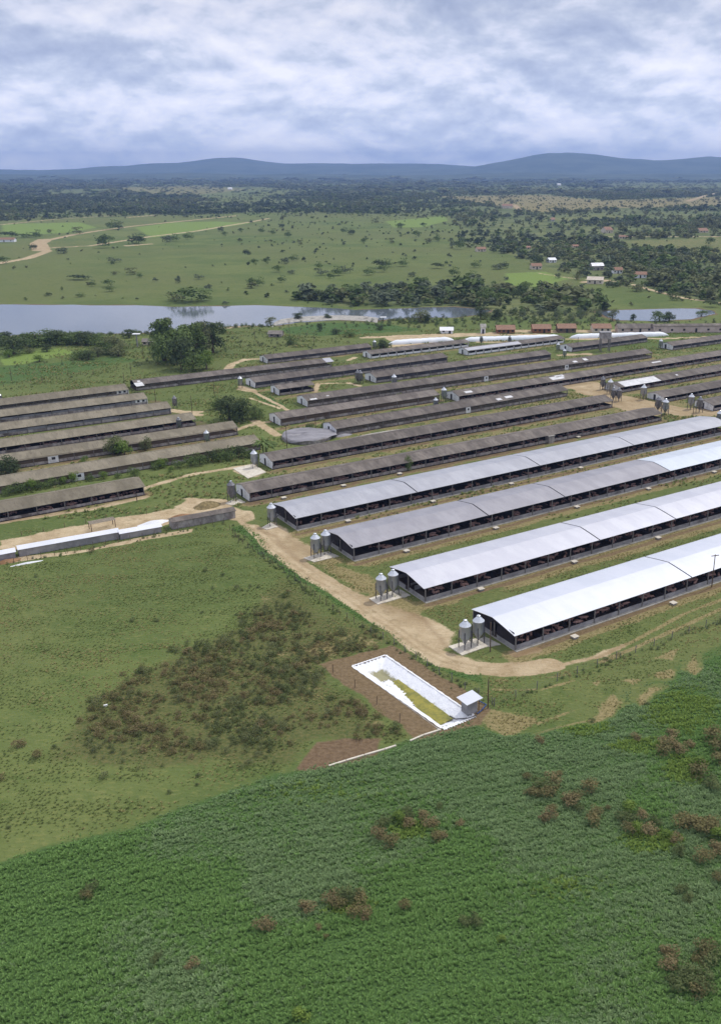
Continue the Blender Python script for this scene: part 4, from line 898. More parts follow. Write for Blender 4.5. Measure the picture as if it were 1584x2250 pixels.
house(981, 733, 28, 12, 5, 'whitewash', 'white_sheet', 'small white roofed hut left of the silo bag gap', 1, .0, cat='hut', name='hut')
house(604, 741, 29, 12, 5, 'dirty_wall', 'old_sheet', 'pale grey roofed hut in the scrub near the lake', 1, -.1, cat='hut', name='hut')
house(324, 759, 20, 13, 4, 'cream_wall', 'old_sheet', 'small pale hut with dark door left of the tall trees', 1, .0, cat='hut', name='hut')
house(1061, 733, 10, 22, 3, 'whitewash', 'concrete', 'narrow white tower like hut left of the tiled houses', 0, .0, cat='hut', name='hut')
HOUSE_PX = []
G2 = 'village houses beyond the lake'
for (x, y, wx, hx, wl, rf, lab) in ((1179, 592, 22, 12, 'cream_wall', 'tile', 'pale house with faded pink roof beside a dark round tree'), (1214, 577, 16, 9, 'whitewash', 'white_sheet', 'white roofed little house left of a dark tree'),
    (1313, 594, 26, 15, 'dirty_wall', 'roof_light', 'grey roofed two level house in the village'), (1357, 601, 20, 12, 'whitewash', 'tile', 'white house with pink roof right of the grey roofed one'),
    (1406, 611, 26, 12, 'whitewash', 'tile', 'white house with pink roof farthest right in the village row'), (1306, 624, 34, 14, 'cream_wall', 'cream_wall', 'pale roofless ruin on bare earth above the lake'), (1058, 553, 20, 9, 'cream_wall', 'tile', 'small tiled house at the edge of the open pasture'),
    (1115, 458, 22, 8, 'cream_wall', 'tile', 'lone tiled house beside a tall dark tree on the dry field'), (1338, 512, 16, 10, 'cream_wall', 'tile', 'orange roofed house among trees, right middle distance'), (1369, 524, 18, 6, 'cream_wall', 'tile', 'low house just below the orange roofed one'),
    (1546, 511, 18, 6, 'cream_wall', 'tile', 'tiny tiled house near the right edge in the far fields'), (1160, 547, 12, 5, 'cream_wall', 'tile', 'tiny house half hidden in the wood'), (1265, 544, 12, 5, 'cream_wall', 'tile', 'tiny house in the wood left of the fenced field'),
    (10, 532, 40, 8, 'whitewash', 'tile', 'long farmhouse cut by the left edge beyond the lake'), (1214, 486, 8, 5, 'whitewash', 'tile', 'speck of a white house in the far wood'), (505, 417, 8, 4, 'whitewash', 'white_sheet', 'speck of a white house on the far pale field'), (1228, 408, 8, 4, 'whitewash', 'white_sheet', 'speck of a white shed in the far plain')):
    HOUSE_PX.append((x, y, wx)); house(x, y, wx, hx, 7 + (10 if y < 520 else 0), wl, rf, lab, 2, random.uniform(-.3, .3), grp=G2)
# raised roofs on stilts by the lake
for (x, y, hpx, lab) in ((842, 707, 9, 'small pale roof on a post by the lake shore'), (303, 763, 28, 'flat white roof raised on a pole left of the tall trees')):
    p = at(x, y); m = math.sqrt(p.y ** 2 + H * H) / F; r = empty('raised_roof', p); tag(r, lab, 'raised roof'); MB().box(-.25, .25, -.25, .25, 0, hpx * m).build('post', 'low_wall', r); MB().box(-1.6, 1.6, -1.2, 1.2, hpx * m, hpx * m + .3).build('roof', 'white_sheet', r)
# poles
pp = None; PL = []
for (x, y, yt, arm) in ((1071.5, 1556, 1496, 0), (1076.5, 1432, 1370, 0), (1562.5, 1290, 1222, 1), (631, 985, 935, 1), (27, 838, 811, 0), (94, 840, 828, 0), (274, 843, 820, 0), (289, 821, 798, 0), (316, 788, 761, 0), (343, 884, 855, 0), (472, 872, 837, 0), (423, 909, 871, 0), (637, 743, 708, 1), (690.6, 756, 732, 1), (560.5, 747, 725, 0), (546, 919, 893, 0), (694, 944, 918, 0), (1521, 917, 895, 0), (1268, 770, 742, 0), (602, 787, 770, 0), (302, 1102, 1085, 0)):
    p = at(x, y); sl = math.sqrt(p.x ** 2 + p.y ** 2 + H * H); hh = (y - yt) * sl / F / (math.hypot(p.x, p.y) / sl)
    r = empty('utility_pole', p, .3); tag(r, 'x', 'pole', 'utility poles around the sheds'); MB().tube((0, 0, 0), (0, 0, hh), .11, .08, n=7).build('pole', 'trunk', r)
    if arm: MB().box(-.8, .8, -.06, .06, hh - .3, hh - .18).build('crossarm', 'timber', r)
    PL.append(r)
ord_labels(PL, 'thin weathered pole standing by the sheds or fields')
# concrete embankment at the lake
mb = MB(); P = [(600, 717), (615, 710), (650, 705), (700, 702), (750, 701), (800, 703), (830, 707)]
for a, b2 in zip(P, P[1:]):
    A, B = at(*a), at(*b2); mb.quad(A + Vector((0, -4, .1)), B + Vector((0, -4, .1)), B + Vector((0, 5, 1.3)), A + Vector((0, 5, 1.3))); mb.quad(A + Vector((0, 5, 1.3)), B + Vector((0, 5, 1.3)), B + Vector((0, 11, -.2)), A + Vector((0, 11, -.2)))
tag(mb.build('embankment', 'concrete'), 'curved grey embankment holding the near lake shore', 'embankment')

# ------------------------------------------------------------------ fences
def polyline(P, step):
    W = [at(*p) for p in P]; out_ = []; carry = 0.0
    for a, b2 in zip(W, W[1:]):
        d = (b2 - a); ln = d.length; t = carry
        while t < ln: out_.append(a + d * (t / ln)); t += step
        carry = t - ln
    return out_
def fence(P, step, hgt, mat, lab, r0=.055, wires=3):
    Q = polyline(P, step)[:100]; root = empty('wire_fence', Q[0]); tag(root, lab, 'fence', 'wire fences with posts')
    pmn = MB().tube((0, 0, 0), (0, 0, hgt), r0, r0 * .9, n=6).mesh('fence_post', mat); mb = MB()
    for i, q in enumerate(Q):
        o = link('fence_post', pmn, root); o.location = q - Q[0]; o.rotation_euler = (random.uniform(-.05, .05), random.uniform(-.05, .05), 0); o.scale.z = random.uniform(.9, 1.12)
    for k_ in range(wires):
        for a, b2 in zip(Q, Q[1:]): z = Vector((0, 0, hgt * (.3 + .3 * k_))); mb.tube(a - Q[0] + z, b2 - Q[0] + z, .008, n=3, cap=False)
    mb.build('wire', 'steel_dark', root)
fence([(505, 1165), (530, 1193), (560, 1212), (600, 1240), (640, 1268), (672, 1290), (700, 1320), (740, 1347), (780, 1372), (815, 1392)], 2.3, 1.3, 'timber', 'dark timber post fence between the pasture and the sandy track')
fence([(815, 1392), (850, 1408), (900, 1440), (960, 1478), (1010, 1507), (1068, 1540), (1085, 1552)], 3.0, 1.35, 'post', 'pale post fence along the brown earth beside the pond', .07)
fence([(1085, 1552), (1160, 1522), (1240, 1490), (1300, 1468), (1350, 1450), (1420, 1425), (1500, 1396), (1584, 1365), (1700, 1322)], 4.2, 1.4, 'post', 'pale post fence running up right between the grass and the crop', .07)
fence([(-30, 1246), (40, 1236), (140, 1217), (260, 1193), (400, 1165), (500, 1148)], 2.6, 1.3, 'timber', 'timber post fence in front of the composting boxes')
fence([(732, 1478), (765, 1500), (815, 1540), (855, 1566), (889, 1598), (925, 1622)], 6.0, 1.5, 'timber', 'thin row of dark stakes around the left side of the pond', .06, 1)
fence([(0, 1186), (60, 1175), (140, 1160), (280, 1135), (340, 1128)], 4.5, 1.2, 'timber', 'stake fence on the sandy yard behind the composting boxes', .06, 1)
fence([(-20, 855), (30, 846), (94, 838), (160, 826), (240, 815), (315, 800)], 5, 1.5, 'timber', 'stake fence dividing the dark crop strip from the mown grass, far left', .07, 2)

# ------------------------------------------------------------------ plants
def rot_to(N, spin, rg):
    n = N / np.linalg.norm(N, axis=1, keepdims=True); h = np.where(np.abs(n[:, 2:3]) < .9, np.array([[0, 0, 1.]]), np.array([[1., 0, 0]]))
    u = np.cross(h, n); u /= np.linalg.norm(u, axis=1, keepdims=True); v_ = np.cross(n, u)
    c, s = np.cos(spin)[:, None], np.sin(spin)[:, None]; return u * c + v_ * s, v_ * c - u * s
def crown(seed, h, wd, n, leaf, blobs=9, base=.25, shape='round', fill=.35):
    rg = np.random.default_rng(seed); C = []; Rb = []
    for b in range(blobs):
        a = rg.uniform(0, 2 * math.pi); t = rg.uniform(0, 1)
        if shape == 'round': z = base + (1 - base) * (.14 + .60 * t); rad = .30 * math.sqrt(rg.uniform(.05, 1)) * (1.15 - .6 * abs(t - .35))
        elif shape == 'tall': z = base + (1 - base) * (.05 + .80 * t); rad = .24 * math.sqrt(rg.uniform(.05, 1)) * (1.2 - .8 * t)
        else: z = base + (1 - base) * (.45 + .25 * t); rad = .36 * math.sqrt(rg.uniform(.1, 1))
        C.append((rad * math.cos(a) * wd, rad * math.sin(a) * wd, z * h)); Rb.append(rg.uniform(.18, .30) * (1 if shape != 'tall' else .95) * wd)
    C = np.array(C); Rb = np.array(Rb); k = rg.choice(blobs, n, p=Rb ** 2 / (Rb ** 2).sum())
    D = rg.normal(size=(n, 3)); D /= np.linalg.norm(D, axis=1, keepdims=True); D[:, 2] = np.where(D[:, 2] < -.3, -D[:, 2], D[:, 2])
    r = Rb[k] * (1 - fill * rg.random(n) ** 2) * rg.uniform(.8, 1.18, n); P = C[k] + D * r[:, None] * np.array([1, 1, .8 if shape != 'flat' else .5])
    P[:, 2] = np.maximum(P[:, 2], .03 * h)
    N = D + rg.normal(size=(n, 3)) * .55 + np.array([0, 0, .35]); U_, V_ = rot_to(N, rg.uniform(0, 6.28, n), rg); s = leaf * rg.uniform(.6, 1.3, n)[:, None]
    q = np.stack([P - U_ * s, P - V_ * s * .6, P + U_ * s, P + V_ * s * .6], 1); return q.reshape(-1, 3), C
def tree_meshes(seed, h, wd, n, leaf, mat, **kw):
    V, C = crown(seed, h, wd, n, leaf, **kw); cm = npmesh('crown', V, np.arange(len(V)).reshape(-1, 4), [mat])
    mb = MB(); top = (C[:, 0].mean() * .4, C[:, 1].mean() * .4, h * .45); mb.tube((0, 0, -.1), top, .035 * h + .03, .022 * h, n=7)
    for c in C[:6]: mb.tube(top, tuple(c), .016 * h, .006 * h, n=5, cap=False)
    return cm, mb.mesh('trunk', 'trunk')
def tree_thing(name, protos, P, s, sz=None, lab=None, cat='tree', grp=None):
    cm, tm = protos; r = empty(name, P, random.uniform(0, 6.28)); r.scale = (s, s, sz or s); tag(r, lab, cat, grp)
    link('trunk', tm, r); link('crown', cm, r); return r
def hgt(x, y, hpx):
    p = at(x, y); sl = math.sqrt(p.x ** 2 + p.y ** 2 + H * H); return hpx * sl / F / (math.hypot(p.x, p.y) / sl)
TP = {  # unit-height prototypes
 'eu': [tree_meshes(s, 1, .72, 2400, .030, 'leaf_olive' if s % 2 else 'leaf_mid', shape='tall', blobs=18, base=.02) for s in (1, 2, 3)],
 'dark': [tree_meshes(s, 1, 1.15, 1300, .042, 'leaf_dark', blobs=14, base=-.08) for s in (11, 12, 13)],
 'mid': [tree_meshes(s, 1, 1.25, 1300, .042, 'leaf_mid', blobs=14, base=-.08) for s in (21, 22, 23)],
 'olive': [tree_meshes(s, 1, 1.25, 1000, .042, 'leaf_olive', blobs=13, base=-.06) for s in (31, 32)],
 'bright': [tree_meshes(s, 1, 1.2, 900, .048, 'leaf_bright', blobs=9, base=.02) for s in (41, 42)],
 'bush': [tree_meshes(s, 1, 2.0, 700, .07, m_, blobs=10, base=-.1) for s, m_ in ((51, 'leaf_mid'), (52, 'leaf_dark'), (53, 'leaf_bright'))]}
T_ = lambda k: random.choice(TP[k])
# tall stand by the lake
EU = [(362, 792, 92, 'eu', 'tall feathery tree, leftmost of the stand by the lake'), (385, 800, 85, 'mid', 'broad tree low in the left of the lakeside stand'), (400, 812, 70, 'dark', 'dark round tree at the foot of the lakeside stand'),
      (372, 745, 45, 'eu', 'tallest pale crown at the top left of the lakeside stand'), (412, 790, 78, 'eu', 'olive tree in the middle of the lakeside stand'), (432, 790, 82, 'eu', 'slim tree right of the middle of the lakeside stand'),
      (448, 782, 74, 'eu', 'slim tree near the right side of the lakeside stand'), (468, 775, 70, 'dark', 'dark slender tree at the right of the lakeside stand'), (455, 812, 42, 'bright', 'low yellow green bush tree at the right foot of the lakeside stand'),
      (425, 815, 50, 'mid', 'bushy tree at the front of the lakeside stand'), (350, 775, 40, 'mid', 'low round tree at the left edge of the lakeside stand'), (488, 733, 20, 'mid', 'small round tree right of the lakeside stand')]
for (x, y, hp, k, lab) in EU: h = hgt(x, y, hp); tree_thing('tree', T_(k), at(x, y), h * (1.0 if k == 'eu' else .85), h, lab, grp='trees in the stand by the lake')
ROW = []
for (x, y, hp, k) in ((-8, 760, 30, 'mid'), (12, 752, 22, 'dark'), (32, 778, 36, 'dark'), (58, 762, 30, 'mid'), (82, 760, 33, 'mid'), (104, 757, 30, 'mid'), (126, 757, 30, 'dark'), (148, 756, 30, 'mid'), (170, 756, 28, 'mid'), (190, 758, 28, 'dark'), (210, 758, 26, 'mid'), (232, 762, 28, 'mid'), (252, 768, 30, 'olive'), (262, 782, 30, 'olive'), (240, 778, 24, 'mid'), (104, 772, 16, 'dark'), (176, 788, 22, 'mid'), (196, 790, 20, 'dark'), (216, 783, 20, 'olive'), (22, 785, 16, 'bright'), (66, 775, 16, 'olive'), (88, 795, 15, 'bright'), (285, 742, 18, 'dark'), (300, 735, 12, 'mid')):
    h = hgt(x, y, hp); ROW.append(tree_thing('tree', T_(k), at(x, y), h * 1.45, h, 'x', grp='trees along the near lake shore on the left'))
ord_labels(ROW, 'bushy tree in the row along the near lake shore')
for (x, y, hp, wf, k, lab, nm) in ((477, 900, 30, .9, 'mid', 'low bushy tree at the left of the dark clump between the sheds', 'tree'), (505, 922, 52, 1.1, 'dark', 'large dark round tree in the clump between the sheds', 'tree'), (535, 925, 55, 1.0, 'dark', 'large dark tree right in the clump between the sheds', 'tree'), (562, 920, 35, 1.0, 'mid', 'lower green tree at the right of the dark clump', 'tree'),
        (250, 1000, 40, .9, 'olive', 'orange tinged tree growing against the boarded shed', 'tree'), (275, 1002, 36, 1.0, 'bright', 'bright green tree right of the orange tinged one', 'tree'), (262, 998, 36, .9, 'mid', 'middle tree of the three against the boarded shed', 'tree'), (320, 990, 36, .7, 'olive', 'sparse brownish tree against the boarded shed', 'tree'),
        (22, 1040, 36, 1.3, 'dark', 'dark grey green tree near the left edge between sheds', 'tree'), (-2, 1045, 32, 1.2, 'dark', 'dark tree cut by the left edge between sheds', 'tree'), (185, 1017, 14, 1.2, 'bright', 'single bright little shrub between two left sheds', 'shrub'),
        (898, 1033, 34, .45, 'mid', 'slim sapling against the long brown shed', 'tree'), (843, 765, 20, 1.6, 'dark', 'dark round bush tree at the left end of the silo bags', 'tree'), (595, 715, 18, 1.3, 'olive', 'pale olive tree on the lake shore by the embankment', 'tree'),
        (655, 703, 16, 1.4, 'dark', 'dark tree behind the embankment, left of two', 'tree'), (720, 701, 12, 1.5, 'dark', 'dark tree behind the embankment, right of two', 'tree'), (922, 708, 34, 1.1, 'olive', 'big pale green tree on the right part of the lake shore', 'tree'), (940, 709, 20, 1.1, 'dark', 'dark tree right of the big pale green one', 'tree'),
        (1055, 700, 28, 1.0, 'dark', 'dark tree between the two waters', 'tree'), (1093, 702, 26, 1.1, 'dark', 'dark round tree right of the one between the waters', 'tree'), (1345, 705, 26, .9, 'olive', 'bare looking pale tree at the left end of the small pond', 'tree'), (1391, 703, 14, 1.1, 'dark', 'small dark tree before the small pond', 'tree'),
        (1448, 706, 24, 1.3, 'mid', 'green tree before the small pond', 'tree'), (1470, 706, 22, 1.2, 'dark', 'dark round tree before the small pond', 'tree'), (1540, 695, 14, 1.5, 'mid', 'low bush at the right end of the small pond', 'tree'), (703, 728, 18, .8, 'dark', 'dark pointed bush in the crop behind the sheds', 'shrub'), (738, 734, 12, 1.8, 'dark', 'wide dark bush in the crop behind the sheds', 'shrub'),
        (835, 724, 10, 1.8, 'dark', 'flat dark bush in the crop near the sandy strip', 'shrub'), (768, 740, 14, 1.5, 'mid', 'green bush by the sandy strip behind the sheds', 'shrub'), (640, 757, 20, 1.2, 'mid', 'shaggy shrub in the scrub behind the sheds', 'shrub')):
    h = hgt(x, y, hp); tree_thing(nm, T_(k), at(x, y), h * wf, h, lab, nm)
# banana clump by the tank
def banana():
    P = at(583, 1000); h = hgt(583, 1000, 50); r = empty('banana_clump', P); tag(r, 'banana like clump with long arching leaves left of the round tank', 'banana plant')
    mb = MB()
    for i in range(5): a = i * 1.3; mb.tube((.5 * math.cos(a), .5 * math.sin(a), 0), (.7 * math.cos(a), .7 * math.sin(a), h * .55), .14, .09, n=7)
    mb.build('trunk', 'leaf_mid', r); V = []; Fm = []
    for i in range(34):
        a = random.uniform(0, 6.28); b = random.uniform(0, 6.28); c0 = Vector((.7 * math.cos(b), .7 * math.sin(b), h * random.uniform(.4, .6))); Ln = h * random.uniform(.38, .62); up = random.uniform(.5, 1.4); d = Vector((math.cos(a), math.sin(a), 0)); sd_ = Vector((-d.y, d.x, 0)); k = len(V)
        for q in range(7):
            t = q / 6; c = c0 + d * Ln * t + Vector((0, 0, Ln * (up * t - up * 1.0 * t * t * 1.2))); wq = .38 * math.sin(math.pi * min(1, t * .9 + .1)) + .02
            V += [c - sd_ * wq + Vector((0, 0, -.1)), c, c + sd_ * wq + Vector((0, 0, -.1))]
        for q in range(6): Fm += [(k + q * 3, k + q * 3 + 1, k + q * 3 + 4, k + q * 3 + 3), (k + q * 3 + 1, k + q * 3 + 2, k + q * 3 + 5, k + q * 3 + 4)]
    me = bpy.data.meshes.new('leaves'); me.from_pydata([tuple(v_) for v_ in V], [], Fm); me.materials.append(M['leaf_mid']); link('leaves', me, r)
banana()
# shrubs along the left sheds
BS = []
for (x, y, hp, k) in ((20, 1088, 20, 0), (45, 1082, 22, 0), (70, 1078, 22, 2), (90, 1074, 18, 0), (112, 1070, 20, 0), (140, 1064, 16, 2), (165, 1058, 20, 2), (228, 1052, 16, 2), (296, 1046, 20, 0), (345, 1030, 20, 0), (360, 1028, 20, 2), (392, 1028, 18, 0), (420, 1024, 24, 0), (440, 1020, 26, 0), (465, 1014, 24, 1), (485, 1012, 26, 0), (505, 1010, 28, 0), (525, 1006, 24, 1), (545, 1004, 20, 0), (375, 1037, 12, 2), (200, 1056, 14, 0), (260, 1050, 12, 0)):
    h = hgt(x, y, hp); BS.append(tree_thing('shrub', TP['bush'][k], at(x, y), h * .75, h, 'x', 'shrub', 'shrubs along the side of the brown walled left shed'))
ord_labels(BS, 'leafy green shrub along the lower left sheds')
BS = []
for i in range(16):
    x = 640 + i * 21 + random.uniform(-6, 6); y = 948 - (x - 615) * .153 + random.uniform(2, 7) - (0 if x < 900 else 3); h = hgt(x, y, random.uniform(6, 12)); BS.append(tree_thing('shrub', TP['bush'][random.choice((0, 1))], at(x, y), h, h, 'x', 'shrub', 'weeds between two sheds behind the round tank'))
ord_labels(BS, 'low shrub against the brown boarded shed')
# single brown weeds standing in the green crop and pasture
WP = [tree_meshes(60 + i, 1, 1.5, 420, .075, m_, blobs=8, base=-.05) for i, m_ in enumerate(('weed_brown', 'weed_mixed', 'weed_green', 'leaf_bright', 'weed_mixed'))]
FG = [(1470, 1640, 40), (1455, 1655, 34), (1490, 1652, 34), (1475, 1615, 26), (1560, 1625, 46), (1575, 1650, 46), (1540, 1690, 44), (1580, 1670, 40), (1530, 1700, 40), (1565, 1730, 40), (1397, 1625, 22), (1186, 1630, 22), (1168, 1745, 34), (1195, 1735, 44), (1215, 1725, 40), (1205, 1752, 36), (1230, 1705, 18), (1158, 1712, 20), (1250, 1765, 40), (1262, 1758, 34), (1292, 1735, 36), (1298, 1810, 36), (1310, 1790, 30), (1268, 1780, 26), (1200, 1800, 34), (1215, 1785, 26), (1388, 1780, 34), (1375, 1805, 36), (1400, 1825, 36), (1425, 1830, 34), (1440, 1810, 26), (1410, 1795, 28), (1380, 1830, 30),
      (1500, 1820, 46), (1520, 1815, 44), (1545, 1830, 44), (1565, 1825, 44), (1580, 1845, 36), (1460, 1845, 28), (1480, 1850, 28), (1490, 1875, 30), (1545, 1890, 40), (1575, 1870, 34), (1335, 1780, 16), (1495, 1960, 26), (1510, 1978, 24), (1578, 1935, 26), (1545, 2090, 36), (1565, 2110, 34), (1467, 2095, 28), (1470, 2125, 34), (1490, 2165, 40), (1515, 2155, 42), (1545, 2165, 46), (1530, 2180, 34), (1540, 2115, 30),
      (842, 1815, 34), (835, 1840, 34), (858, 1855, 34), (880, 1800, 34), (895, 1792, 30), (898, 1812, 28), (930, 1795, 26), (948, 1815, 30), (955, 1845, 26), (970, 1840, 24), (965, 1775, 18), (1012, 1812, 18), (735, 1980, 36), (755, 1975, 38), (775, 1978, 36), (790, 1985, 34), (745, 1995, 30), (775, 2010, 30), (802, 2015, 28), (674, 1998, 32), (585, 2040, 36), (890, 1998, 28), (1020, 2030, 24), (1045, 2028, 26), (200, 1960, 28), (190, 1975, 24), (345, 2110, 22), (420, 2125, 22), (660, 2245, 30), (1100, 2065, 18), (700, 2042, 14), (716, 2060, 12),
      (1165, 1745, 16), (20, 1850 - 30, 10), (0, 1715, 20), (45, 1640, 26), (85, 1665, 26), (452, 1255, 14), (490, 1265, 12), (345, 1365, 12), (292, 1365, 14), (1330, 1450, 12), (1515, 1640, 24), (1420, 1548, 14), (1300, 1585, 14)]
WG = []
for (x, y, hp) in FG:
    h = hgt(x, y, hp) * .72; p = random.choice(WP[:3] if x % 4 else WP[:5]) if y > 1560 else WP[2]
    o = link('weed_shrub', p[0]); o.location = at(x, y); o.rotation_euler.z = random.uniform(0, 6.28); o.scale = (h * random.uniform(.75, 1.05), h * random.uniform(.75, 1.05), h * .72)
    tag(o, 'x', 'shrub', 'brown weedy shrubs scattered through the green fields'); WG.append(o)
ord_labels(WG, 'brown green weedy shrub standing in the fields')

# ------------------------------------------------------------------ uncountable growth: instanced over points, one object each
def scatter(name, lab, cat, P, S, protos, idx, z=None, tilt=.12, seed=1):
    P = np.asarray(P); n = len(P); me = bpy.data.meshes.new(name); me.vertices.add(n)
    V = np.zeros((n, 3), np.float32); V[:, :2] = P
    if z is not None: V[:, 2] = z
    me.vertices.foreach_set('co', V.ravel()); rg = np.random.default_rng(seed)
    R = np.stack([rg.normal(0, tilt, n), rg.normal(0, tilt, n), rg.uniform(0, 6.283, n)], 1).astype(np.float32)
    S = np.asarray(S, np.float32); S = S if S.ndim == 2 else np.stack([S, S, S], 1)
    for nm, ty, key, val in (('rot', 'FLOAT_VECTOR', 'vector', R), ('scl', 'FLOAT_VECTOR', 'vector', S), ('pick', 'INT', 'value', np.asarray(idx, np.int32))):
        a = me.attributes.new(nm, ty, 'POINT'); a.data.foreach_set(key, val.ravel())
    o = link(name, me); cl = bpy.data.collections.new(name + '_plants')
    for i, pm_ in enumerate(protos): cl.objects.link(bpy.data.objects.new(f'{name}_plant_{chr(97 + i)}', pm_))
    g = bpy.data.node_groups.new(name, 'GeometryNodeTree'); g.interface.new_socket('Geometry', in_out='INPUT', socket_type='NodeSocketGeometry'); g.interface.new_socket('Geometry', in_out='OUTPUT', socket_type='NodeSocketGeometry')
    N = g.nodes.new; gi = N('NodeGroupInput'); go = N('NodeGroupOutput'); ip = N('GeometryNodeInstanceOnPoints'); ci = N('GeometryNodeCollectionInfo')
    ci.inputs['Collection'].default_value = cl; ci.inputs['Separate Children'].default_value = True; ci.inputs['Reset Children'].default_value = True
    ip.inputs['Pick Instance'].default_value = True
    def attr(nm, ty):
        q = N('GeometryNodeInputNamedAttribute'); q.data_type = ty; q.inputs['Name'].default_value = nm; return next(s for s in q.outputs if s.enabled and s.name == 'Attribute')
    lk = g.links.new; lk(gi.outputs[0], ip.inputs['Points']); lk(ci.outputs[0], ip.inputs['Instance']); lk(attr('pick', 'INT'), ip.inputs['Instance Index'])
    e2 = N('FunctionNodeEulerToRotation'); lk(attr('rot', 'FLOAT_VECTOR'), e2.inputs[0]); lk(e2.outputs[0], ip.inputs['Rotation']); lk(attr('scl', 'FLOAT_VECTOR'), ip.inputs['Scale']); lk(ip.outputs[0], go.inputs[0])
    md = o.modifiers.new('plants', 'NODES'); md.node_group = g
    return tag(o, lab, cat, kind='stuff')
def tuftmesh(seed, n, h, r, wd, mat, droop=.5):
    rg = random.Random(seed); V = []; Fm = []
    for i in range(n):
        a = rg.uniform(0, 6.283); q0 = r * .35 * rg.random(); Ln = h * rg.uniform(.7, 1.25); lean = rg.uniform(.15, 1.0); d = Vector((math.cos(a), math.sin(a), 0)); s = Vector((-d.y, d.x, 0)) * wd * rg.uniform(.7, 1.2); k = len(V); p = d * q0
        for t in (0, .5, 1):
            c = p + d * r * lean * t + Vector((0, 0, Ln * (t * (1.25 - droop * lean * t)))); w2 = s * (1.0 if t == .5 else .45 if t == 0 else .15)
            V += [tuple(c - w2), tuple(c + w2)]
        Fm += [(k, k + 1, k + 3, k + 2), (k + 2, k + 3, k + 5, k + 4)]
    me = bpy.data.meshes.new('plant'); me.from_pydata(V, [], Fm); me.materials.append(M[mat]); return me
def grid(x0, x1, y0, y1, st, seed):
    rg = np.random.default_rng(seed); X, Y = np.meshgrid(np.arange(x0, x1, st), np.arange(y0, y1, st * .9)); X = X.ravel() + rg.uniform(-.5, .5, X.size) * st; Y = Y.ravel() + rg.uniform(-.5, .5, Y.size) * st
    ax = np.arctan2(X, Y); k = (ax > math.radians(-37)) & (ax < math.radians(29)) & (Y > 52); return X[k], Y[k]
# the lush crop
X, Y = grid(-95, 110, 52, 200, .40, 3); cm_ = ksample('crop', X, Y); m = cm_ > .32 + .36 * np.random.default_rng(4).random(len(X)); X, Y, cm_ = X[m], Y[m], cm_[m]
n_ = vnoise(X, Y, 14, 31, 3); n2 = vnoise(X * .35 + Y * .1, Y * 1.0, 1.5, 32, 3); n3 = vnoise(X, Y, 5, 33, 3); rg = np.random.default_rng(9)
px_, py_ = pix(X, Y); cen = np.exp(-(((px_ - 1150) / 420) ** 2 + ((py_ - 1760) / 230) ** 2))
idx = np.zeros(len(X), int); t = n_ + rg.normal(0, .06, len(X)); idx[t + cen * .32 > .62] = 1
lim = np.zeros(len(X))
for (a, b, c, d) in ((1280, 1598, 70, 22), (1500, 1560, 90, 60), (1400, 1640, 70, 20), (1430, 1850, 80, 30), (900, 1825, 50, 25), (760, 1995, 60, 20), (1500, 1690, 50, 40), (700, 1740, 220, 40), (1250, 1950, 150, 40)): lim = np.maximum(lim, np.exp(-(((px_ - a) / c) ** 2 + ((py_ - b) / d) ** 2)) * (1 if b != 1740 and b != 1950 else .5))
idx[(lim + rg.normal(0, .12, len(X)) > .5)] = 2
n5 = vnoise(X * .5 + Y * .2, Y * 1.1 - X * .18, .9, 34, 2); rowc = X * -.30 + Y * .954 + (vnoise(X, Y, 25, 36, 2) - .5) * 3; s = (.62 + .09 * np.sin(rowc * 2 * math.pi / 1.7) + .07 * np.sin(rowc * 2 * math.pi / 6.8) + .38 * (n2 - .3) + .42 * (n5 - .5) + .35 * (n3 - .5)) * rg.uniform(.8, 1.2, len(X)); s = np.clip(s, .3, 1.2) * np.clip(.35 + (cm_ - .32) * 1.3, .35, 1)
CP_ = [tuftmesh(1, 15, .38, .42, .07, 'crop_leaf'), tuftmesh(2, 15, .38, .42, .07, 'crop_blue'), tuftmesh(3, 15, .38, .42, .07, 'crop_lime')]
print('crop', len(X))
scatter('crop_plants', 'dense knee high green crop covering the foreground field', 'crop', np.stack([X, Y], 1), s, CP_, idx)
# pasture grass
X, Y = grid(-130, 120, 58, 235, .62, 5); kk = [ksample(q, X, Y) for q in ('crop', 'dirt', 'soil', 'mud')]; px_, py_ = pix(X, Y)
m = (np.maximum.reduce(kk) < .3) & (py_ > 1160); X, Y = X[m], Y[m]
n2 = vnoise(X * .4, Y, 2.2, 51, 4); n3 = vnoise(X, Y, 16, 52, 3); rg = np.random.default_rng(10)
m = n2 + rg.normal(0, .1, len(X)) > .40; X, Y, n2, n3 = X[m], Y[m], n2[m], n3[m]
